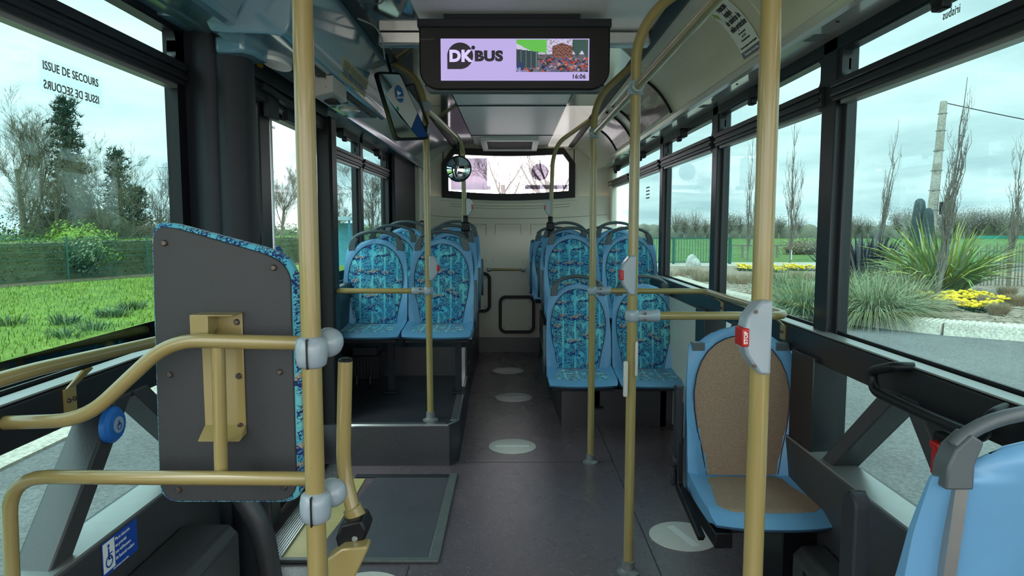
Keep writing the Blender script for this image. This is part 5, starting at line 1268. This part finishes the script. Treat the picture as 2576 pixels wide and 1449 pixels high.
# pylon
py = MB(); b0 = P(424, 120, GZ-1)
for s in (-1, 1):
    for k_ in (-1, 1): py.tube([(b0[0]+s*1.1, 120+k_, b0[2]), (b0[0]+s*.25, 120+k_*.3, 12.0)], .05, 4)
for i in range(14):
    z0 = b0[2]+i*.93; w0 = 1.1-.85*i/14; w1 = 1.1-.85*(i+1)/14
    py.tube([(b0[0]-w0, 119, z0), (b0[0]+w1, 119, z0+.93)], .035, 3); py.tube([(b0[0]+w0, 119, z0), (b0[0]-w1, 119, z0+.93)], .035, 3)
for z, w_ in ((11.2, 1.4), (9.2, 1.8), (7.2, 1.4)): py.tube([(b0[0]-w_, 120, z), (b0[0]+w_, 120, z)], .06, 4)
tag(py.build('lattice_pylon', pm('pylon_steel', (.25, .30, .32), .6), origin=b0), 'distant steel lattice pylon behind the slim pale tree', 'pylon')

# ---- right side: island bed
kc = [(4.75, 26), (4.72, 20.4), (4.74, 16.5), (4.95, 14.6), (5.35, 13.0), (5.95, 11.8), (6.75, 10.75), (7.9, 10.0), (9.6, 9.5), (12, 9.2), (16, 9.2)]
def catmull(pts, n=10):
    out = []
    for i in range(len(pts)-1):
        p0, p1, p2, p3 = [Vector(pts[max(0, min(len(pts)-1, i+k_))]) for k_ in (-1, 0, 1, 2)]
        for k_ in range(n): t = k_/n; out.append(.5*((2*p1)+(p2-p0)*t+(2*p0-5*p1+4*p2-p3)*t*t+(3*p1-p0-3*p2+p3)*t**3))
    out.append(Vector(pts[-1])); return out
kp = catmull(kc, 12)
bed = slab('ground_bed', [tuple(p_) for p_ in kp]+[(18, 22), (16, 27), (5, 27)], GZ-.05, GZ+.12, mulch_m)
# resample at equal steps
def resample(pts, step):
    out = [pts[0]]; acc = 0
    for a, b_ in zip(pts, pts[1:]):
        L = (b_-a).length; d = step-acc
        while d <= L: out.append(a+(b_-a)*d/L); d += step
        acc = (acc+L) % step if (acc+L) >= step else acc+L
    return out
ks = resample(kp, 1.05)
for i in range(len(ks)-1):
    a, b_ = ks[i], ks[i+1]; d = (b_-a).normalized(); nn = Vector((-d.y, d.x)); L = (b_-a).length
    mb = MB()
    N_ = 12
    def kpt(s_, w_, z_): q_ = a+d*s_+nn*(w_-.10); return (q_.x, q_.y, z_+(.05 if z_ > GZ+.01 else 0))
    s0, s1 = .01, L-.01
    mb.add([kpt(s0, 0, GZ), kpt(s1, 0, GZ), kpt(s1, .34, GZ), kpt(s0, .34, GZ), kpt(s0, .06, GZ+.13), kpt(s1, .06, GZ+.13), kpt(s1, .34, GZ+.16), kpt(s0, .34, GZ+.16)], [(3, 2, 1, 0), (4, 5, 6, 7), (0, 1, 5, 4), (1, 2, 6, 5), (2, 3, 7, 6), (3, 0, 4, 7)])
    for k_ in range(N_):
        c0_ = s0+(s1-s0)*(k_+.2)/N_; c1_ = c0_+(s1-s0)*.45/N_
        mb.add([kpt(c0_, .03, GZ+.06), kpt(c1_, .03, GZ+.06), kpt(c1_, .06, GZ+.15), kpt(c0_, .06, GZ+.15), kpt(c0_, .30, GZ+.175), kpt(c1_, .30, GZ+.175)], [(0, 1, 2, 3), (3, 2, 5, 4), (0, 3, 4), (1, 5, 2)])
    tag(mb.build('kerb_stone', kerb_m, smooth=False), 'ribbed pale concrete kerb stone edging the planted bed', 'kerb', 'ribbed kerb stones round the planted bed')
rnd = random.Random(77); mb = MB()
for _ in range(3800):
    x = rnd.uniform(5, 15); y = rnd.uniform(9.8, 21)
    i0 = min(range(0, len(kp), 4), key=lambda k_: (kp[k_].x-x)**2+(kp[k_].y-y)**2); j0 = min(i0+1, len(kp)-1); dd = kp[j0]-kp[j0-1]; nn = Vector((-dd.y, dd.x)).normalized()
    if (Vector((x, y))-kp[i0]).dot(nn) < .4: continue
    a = rnd.uniform(0, math.pi); L = rnd.uniform(.03, .10); w_ = rnd.uniform(.008, .02); z = GZ+.125+rnd.random()*.02; ca, sa_ = math.cos(a), math.sin(a); tz = rnd.uniform(-.02, .03)
    mb.cur = rnd.randrange(3); mb.add([(x-ca*L-sa_*w_, y-sa_*L+ca*w_, z), (x-ca*L+sa_*w_, y-sa_*L-ca*w_, z), (x+ca*L+sa_*w_, y+sa_*L-ca*w_, z+tz), (x+ca*L-sa_*w_, y+sa_*L+ca*w_, z+tz)], [(0, 1, 2, 3)])
tag(mb.build('mulch_chips', [pm('chip_pale', (.42, .37, .30), .9), pm('chip_mid', (.27, .22, .17), .9), pm('chip_dark', (.12, .09, .07), .9)], smooth=False), 'loose wood chips spread over the planted bed', 'mulch', kind='stuff')
BZ = GZ+.12
def PB(px_, py_): Y = (1.38-BZ)*1740/(py_-565); return P(px_, Y, BZ)
GR = 'soft ornamental grasses in the planted bed'
clump('ornamental_grass', 'largest pale green grass mound in front of the bed, right window', PB(2205, 800), 2200, 1.0, .010, 1.7, 2.1, [g1_m, g2_m, g1_m, g3_m], None, .30)
clump('ornamental_grass', 'pale straw-tinted grass mound beside the yellow flowers', PB(2285, 790), 1100, .9, .010, 1.6, 1.6, [g1_m, g3_m, g3_m], None, .28)
clump('ornamental_grass', 'grass mound left of the dark window pillar', PB(2030, 790), 1500, .90, .010, 1.6, 1.7, [g1_m, g2_m, g1_m], None, .28)
clump('ornamental_grass', 'smaller grass mound behind the left mound', PB(1975, 745), 900, .85, .011, 1.6, 1.7, [g1_m, g2_m], None, .25)
clump('ornamental_grass', 'darker grass mound at the foot of the dark spiky plant', PB(2150, 745), 900, .75, .011, 1.5, 1.7, [g2_m, g2_m, g1_m], None, .3)
clump('ornamental_grass', 'grass mound right behind the window pillar', PB(2095, 770), 700, .75, .011, 1.6, 1.7, [g2_m, g1_m], None, .25)
clump('ornamental_grass', 'feathery pale grass mound at the foot of the green sword plant', PB(2260, 735), 700, .85, .011, 1.5, 1.4, [g3_m, g1_m], None, .3)
def sword(label, c, n, L, w, mats, spread, droop, rad): return clump('sword_leaf_plant', label, c, n, L, w, spread, droop, mats, None, rad, 'plant')
sword('big sword-leaved plant with green and yellow striped leaves', PB(2375, 735), 420, 1.85, .060, [ph1_m, ph1_m, ph1_m, ph2_m, g1_m], 1.2, 1.25, .40)
sword('dark purple sword-leaved plant left of the green one', PB(2185, 700), 300, 1.35, .09, [ph3_m, ph3_m, ph3_m, pm('phormium_silver', (.18, .18, .20), .35)], .75, .5, .5)
sword('dark purple sword-leaved plant just right of the pillar', PB(2120, 695), 120, 1.25, .09, [ph3_m, MATS['phormium_silver'], ph3_m], .75, .5, .4)
# columnar trees: several near-vertical crooked stems
def columnar(label, base, h, rad, seed, stems=7, side=9, lean_=0.0, r0=.045, mat=None):
    rnd = random.Random(seed); mb = MB(); base = Vector(base)
    def stem(p, tgt, r_, lev, sd):
        n = 9; pts = [p]
        for k_ in range(1, n+1):
            t = k_/n; q_ = p.lerp(tgt, t)+Vector((rnd.gauss(0, sd), rnd.gauss(0, sd), 0)); pts.append(q_)
        mb.tube(pts, [r_*(1-.85*k_/n) for k_ in range(n+1)], 5 if lev == 0 else 3, False)
        if lev >= 2: return
        for _ in range(side if lev == 0 else 3):
            t = rnd.uniform(.12, .95); i0 = int(t*n); q_ = pts[i0].copy(); a = rnd.uniform(0, 6.283); L = (tgt-p).length*rnd.uniform(.12, .30)*(1.1-.5*t) if lev == 0 else (tgt-p).length*rnd.uniform(.25, .5); o = rnd.uniform(.12, .34)*L
            stem(q_, q_+Vector((math.cos(a)*o, math.sin(a)*o, L)), r_*(1-.8*t)*.5+.003, lev+1, .012)
    top = base+Vector((lean_*h, 0, h))
    for s in range(stems):
        a = rnd.uniform(0, 6.283); t = 1 if s == 0 else rnd.uniform(.45, .95); b0_ = base+Vector((lean_, 0, 1))*(h*rnd.uniform(.0, .25) if s else 0)
        e = base.lerp(top, t)+Vector((math.cos(a), math.sin(a), 0))*rad*(1.15-t)*(0 if s == 0 else 1); stem(b0_, e, r0*(.75 if s == 0 else .38), 0, .035)
    return tag(mb.build('columnar_tree', mat or bark_m, origin=tuple(base)), label, 'tree')
columnar('bare columnar tree nearest, standing by the yellow flowers', PB(2366, 760), 4.55, .42, 5, 11, 10, .085, .05)
columnar('bare columnar tree rising behind the dark spiky plant', PB(2205, 690), 4.9, .5, 6, 8, 7, .12, .045)
columnar('bare columnar tree seen between the two big right poles', PB(1990, 660), 6.2, .9, 7, 11, 10, .0, .05)
columnar('bare columnar tree just left of the nearest right pole', PB(1882, 655), 5.6, .7, 8, 8, 8, .02, .05)
columnar('bare columnar tree at the far right edge of the window', PB(2545, 720), 4.1, .5, 9, 8, 8, .06, .04)
columnar('thin bare columnar tree half behind the window pillar', PB(2122, 690), 4.2, .4, 10, 4, 5, .02, .03)
# flowers
def flowers(c, rad, n, seed):
    rnd = random.Random(seed); root = thing('yellow_flower_clump', 'clump of yellow flowers over dark leaves in the planted bed', 'flowers', c, 'clumps of yellow flowers in the planted bed')
    m1 = MB(); m2 = MB()
    for _ in range(n):
        a = rnd.uniform(0, 6.283); r_ = rad*math.sqrt(rnd.random()); m1.ball((c[0]+r_*math.cos(a), c[1]+r_*math.sin(a)*.8, c[2]+.09+rnd.uniform(0, .11)), rnd.uniform(.032, .05), 7, 5, (1, 1, .6))
    for _ in range(n*3):
        a = rnd.uniform(0, 6.283); r_ = rad*math.sqrt(rnd.random()); blade(m2, (c[0]+r_*math.cos(a), c[1]+r_*math.sin(a), c[2]), (rnd.gauss(0, .8), rnd.gauss(0, .8), 1), .11, .03, .8, 2)
    m1.build('blossoms', yel_m, root); m2.build('leaves', leafd_m, root)
rnd = random.Random(3)
for i, (px_, py_) in enumerate(((2335, 745), (2352, 762), (2395, 742), (2420, 752), (2405, 765), (2440, 768), (2455, 752), (2480, 744), (2500, 752), (2510, 768), (2530, 758), (2385, 756), (2440, 740), (2475, 772))): flowers(PB(px_, py_+12), .15, 26, i)
for i, (px_, py_) in enumerate(((1945, 675), (1965, 680), (1985, 672), (2005, 676), (2035, 676), (1880, 676), (1870, 672))): flowers(PB(px_, py_+4), .28, 26, 40+i)
# cut sedge tufts
SG = 'trimmed brown sedge tufts in the planted bed'
for i, (px_, py_, r_) in enumerate(((2274, 808, .12), (2388, 782, .13), (2525, 792, .13), (2566, 768, .14), (2495, 770, .13), (2545, 745, .14), (1700, 700, .30), (1735, 690, .30), (1765, 696, .30), (1832, 705, .32), (1866, 712, .30), (1895, 705, .30), (2010, 700, .28), (2050, 705, .25), (1940, 704, .28), (1770, 706, .25))):
    clump('sedge_tuft', 'trimmed brown tuft of sedge in the planted bed', PB(px_, py_), 700 if r_ < .2 else 420, .24 if r_ < .2 else .26, .008, .7, .25, [sedge_m, sedge_m, g3_m], SG, r_)
# utility pole, wire, timber posts
up_ = thing('utility_pole', 'tall concrete utility pole leaning slightly, right window', 'pole', (15.05, 25, GZ))
mb = MB()
for k_ in range(8):
    pass
zz_ = [(GZ, .17), (1.5, .155), (3.5, .13), (5.70, .105), (5.75, .09)]
vs = []
for z, w_ in zz_:
    cx_ = 15.0+.30*(z-GZ)/6.08
    for a, b_ in ((-1, -.5), (-.5, -1), (.5, -1), (1, -.5), (1, .5), (.5, 1), (-.5, 1), (-1, .5)): vs.append((cx_+a*w_, 25+b_*w_, z))
mb.add(vs, [(i*8+k_, i*8+(k_+1) % 8, (i+1)*8+(k_+1) % 8, (i+1)*8+k_) for i in range(4) for k_ in range(8)]+[tuple(range(32, 40))])
mb.build('shaft', ground('pole_concrete', (.34, .31, .26), (.46, .42, .36), scale=3, fine=20, bump=.4, bd=.01), up_, ang=30)
mb = MB()
for z, w_ in ((1.9, .155), (2.6, .148), (3.3, .14), (4.0, .13), (4.7, .12), (5.3, .115)): cx_ = 15.0+.30*(z-GZ)/6.08; mb.box(cx_-w_, cx_+w_, 25-w_, 25+w_, z, z+.03)
mb.build('steel_band', foot_m, up_); mb = MB().box(15.28, 15.5, 24.7, 24.9, 1.75, 2.2); mb.build('switch_box', frame_m, up_)
wp = [Vector((15.4, 25, 5.68)).lerp(Vector((24, 20.5, 3.6)), t/16)-Vector((0, 0, .35*math.sin(math.pi*t/16))) for t in range(17)]
tag(MB().tube(wp, .016, 5, False).build('overhead_wire', black_m), 'dark overhead wire running right from the concrete pole', 'wire')
for px_, Y, r_, zt, lab in ((2311, 24, .19, 2.28, 'taller dark timber mooring post with a rounded top left of the concrete pole'), (2334, 23.6, .17, 1.95, 'shorter dark timber post beside the taller one')):
    c = P(px_, Y, GZ); MB_ = MB().lathe([(r_*1.9, 0), (r_*1.35, (zt-GZ)*.55), (r_*.95, zt-GZ-.25), (r_*.8, zt-GZ-.08), (r_*.4, zt-GZ), (.01, zt-GZ+.01)], c, 14)
    tag(MB_.build('timber_post', pm('tarred_timber_%d' % px_, (.035, .055, .06), .8, var=.4, scale=6)), lab, 'post')
# chestnut paling fence
cf = thing('paling_fence', 'brown split paling fence behind the yellow flowers at the right', 'fence', P(2520, 17.5, BZ)); rnd = random.Random(2)
mb = MB()
for i in range(46):
    x = P(2478, 18)[0]+i*.085; y = 18.2-i*.02; h_ = rnd.uniform(1.0, 1.15); mb.tube([(x+rnd.gauss(0, .01), y, BZ), (x+rnd.gauss(0, .02), y, BZ+h_*.96), (x, y, BZ+h_)], [.018, .017, .004], 4)
mb.build('pales', wood_m, cf); mb = MB()
for z in (.25, .9): mb.tube([(P(2478, 18)[0], 18.2, BZ+z), (P(2478, 18)[0]+3.9, 17.3, BZ+z)], .008, 3)
mb.build('binding_wire', twigd_m, cf)
# green railing
gf = thing('green_railing', 'dark green vertical-bar railing beyond the bed, behind the right windows', 'railing', (7.5, 30, GZ))
mb = MB(); mb.box(4.4, 9.5, 29.98, 30.02, .78, .83); mb.box(4.4, 9.5, 29.98, 30.02, GZ+.08, GZ+.12)
for i in range(42): mb.box(4.45+i*.12, 4.468+i*.12, 29.99, 30.01, GZ+.1, .80)
mb.build('bars', rail_m, gf)
for x in (4.45, 7.0, 9.45): MB().box(x-.05, x+.05, 29.95, 30.05, GZ, .86).build('post', rail_m, gf)
wf = thing('wooden_rail_fence', 'low pale wooden rail fence in the grass beyond the bed', 'fence', (11.5, 36, GZ))
mb = MB().box(10.6, 14.5, 36, 36.08, .28, .36); mb.build('top_rail', wood_m, wf)
for x in (10.8, 11.4, 12.0, 12.6, 13.2, 13.8): MB().box(x-.05, x+.05, 36, 36.08, GZ, .28).build('post', wood_m, wf)
c = P(1746, 27.5, GZ)
mb = MB().grid(lambda u, v: (lambda th_, ph, n_: (c[0]+.30*n_*math.cos(th_)*math.sin(ph), c[1]+.3*n_*math.sin(th_)*math.sin(ph), c[2]+.1+.42*n_*math.cos(ph)))(6.283*u, math.pi*v, 1+.3*mnoise.noise(Vector((math.cos(6.283*u)*1.5, math.sin(6.283*u)*1.5, v*3)))), 18, 10)
tag(mb.build('boulder', ground('pale_rock', (.42, .42, .38), (.60, .60, .56), scale=5, fine=20)), 'pale grey boulder in front of the green railing', 'rock')
slab('ground_walk', [(5, 27.0), (16, 27.0), (16, 31.3), (5, 31.3)], GZ-.04, GZ+.03, conc_m)
bush('brush_heap', 'brown heap of brush in the field behind the columnar trees', (P(2030, 40)[0], 40, 0), 1.7, .8, .62, 1500, .06, [brush_m, g3_m], seed=14, corem=brush_m)
mk = thing('marker_post', 'thin red and white marker post behind the columnar tree', 'post', P(1993, 34))
x0 = P(1993, 34)[0]
for k_ in range(6): MB().tube([(x0, 34, GZ+k_*.5), (x0, 34, GZ+.5+k_*.5)], .045, 6).build('band', red_m if k_ % 2 else inkw_m, mk)
# far tree belt
rnd = random.Random(99)
TG = 'distant bare trees beyond the green field'
bm_ = pm('hazed_far_tree', (.27, .235, .21), .95, var=.2, scale=.5)  # distance haze is put into this lighter grey
protos = []
def far_tree(i, h, dense):
    rnd2 = random.Random(200+i); root = thing('distant_tree', 'distant bare rounded tree in the belt beyond the green field', 'tree', (0, 0, 0), TG)
    mb = MB(); mb.tube([(0, 0, 0), (0, 0, h*.8)], [.12, .03], 4)
    for _ in range(90):
        a = rnd2.uniform(0, 6.283); r_ = h*.36*math.sqrt(rnd2.random()); z1 = h*rnd2.uniform(.45, 1.0)*(1-.3*(r_/(h*.4))**2); mb.tube([(0, 0, h*rnd2.uniform(.15, .5)), (r_*.6*math.cos(a), r_*.6*math.sin(a), z1*.75), (r_*math.cos(a), r_*math.sin(a), z1)], [.03, .018, .006], 3, False)
    mb.build('branches', bm_, root, local=True)
    mf = MB(); 
    for _ in range(dense):
        v = Vector((rnd2.gauss(0, .4), rnd2.gauss(0, .4), rnd2.gauss(0, .38)))*h*.40; p_ = v+Vector((0, 0, h*.62))
        if p_.z < .2: continue
        a = Vector((rnd2.gauss(0, 1), rnd2.gauss(0, 1), rnd2.gauss(0, 1))).normalized(); b_ = a.orthogonal().normalized(); mf.add([p_-a*.07, p_-b_*.025, p_+a*.07, p_+b_*.025], [(0, 1, 2, 3)])
    mf.build('twigs', bm_, root, smooth=False, local=True)
    return root
protos = [far_tree(i, h_, d_) for i, (h_, d_) in enumerate(((3.6, 900), (3.0, 1300), (4.2, 600)))]
xs = [(1700, 3.7), (1722, 3.2), (1750, 3.9), (1775, 2.9), (1835, 3.6), (1862, 3.4), (1905, 3.0), (1960, 3.1), (2010, 3.4), (2085, 3.2), (2135, 3.1), (2160, 3.3), (2185, 2.9), (2262, 3.9), (2285, 4.1), (2308, 3.7), (2375, 3.9), (2402, 4.2), (2426, 4.0), (2450, 4.2), (2474, 4.1), (2497, 4.2), (2520, 4.1), (2542, 4.2), (2566, 4.0), (2600, 4.0), (1660, 2.2), (1625, 2.0)]
for i, (px_, h_) in enumerate(xs):
    src = protos[i % 3]; o = src if i < 3 else copy_tree(src); Y = 86+rnd.uniform(-3, 3); o.location = P(px_, Y); o.rotation_euler.z = rnd.uniform(0, 6); sc_ = h_/(3.6, 3.0, 4.2)[i % 3]; o.scale = (sc_*1.15, sc_, sc_)
mb = MB(); rnd = random.Random(4)
for i in range(70):
    x = 14+i*1.05; hh = .75+.45*rnd.random(); mb.ball((x, 90+rnd.uniform(-1, 1), GZ+.2), 1, 9, 6, (1.5, .8, hh+.55))
fb = mb.build('distant_hedgerow', pm('hazed_far_hedge', (.20, .20, .15), .95, var=.3, scale=.6), origin=(50, 90, GZ)); tag(fb, 'low brown-green hedgerow along the far side of the field', 'hedgerow', kind='stuff')  # hedge colour lightened to stand in for haze
tag(MB().box(56, 90, 84, 84.1, GZ+.05, .10).build('teal_screen', pm('teal_sheet', (.03, .28, .24), .6)), 'long low teal screen at the far right of the field', 'screen')
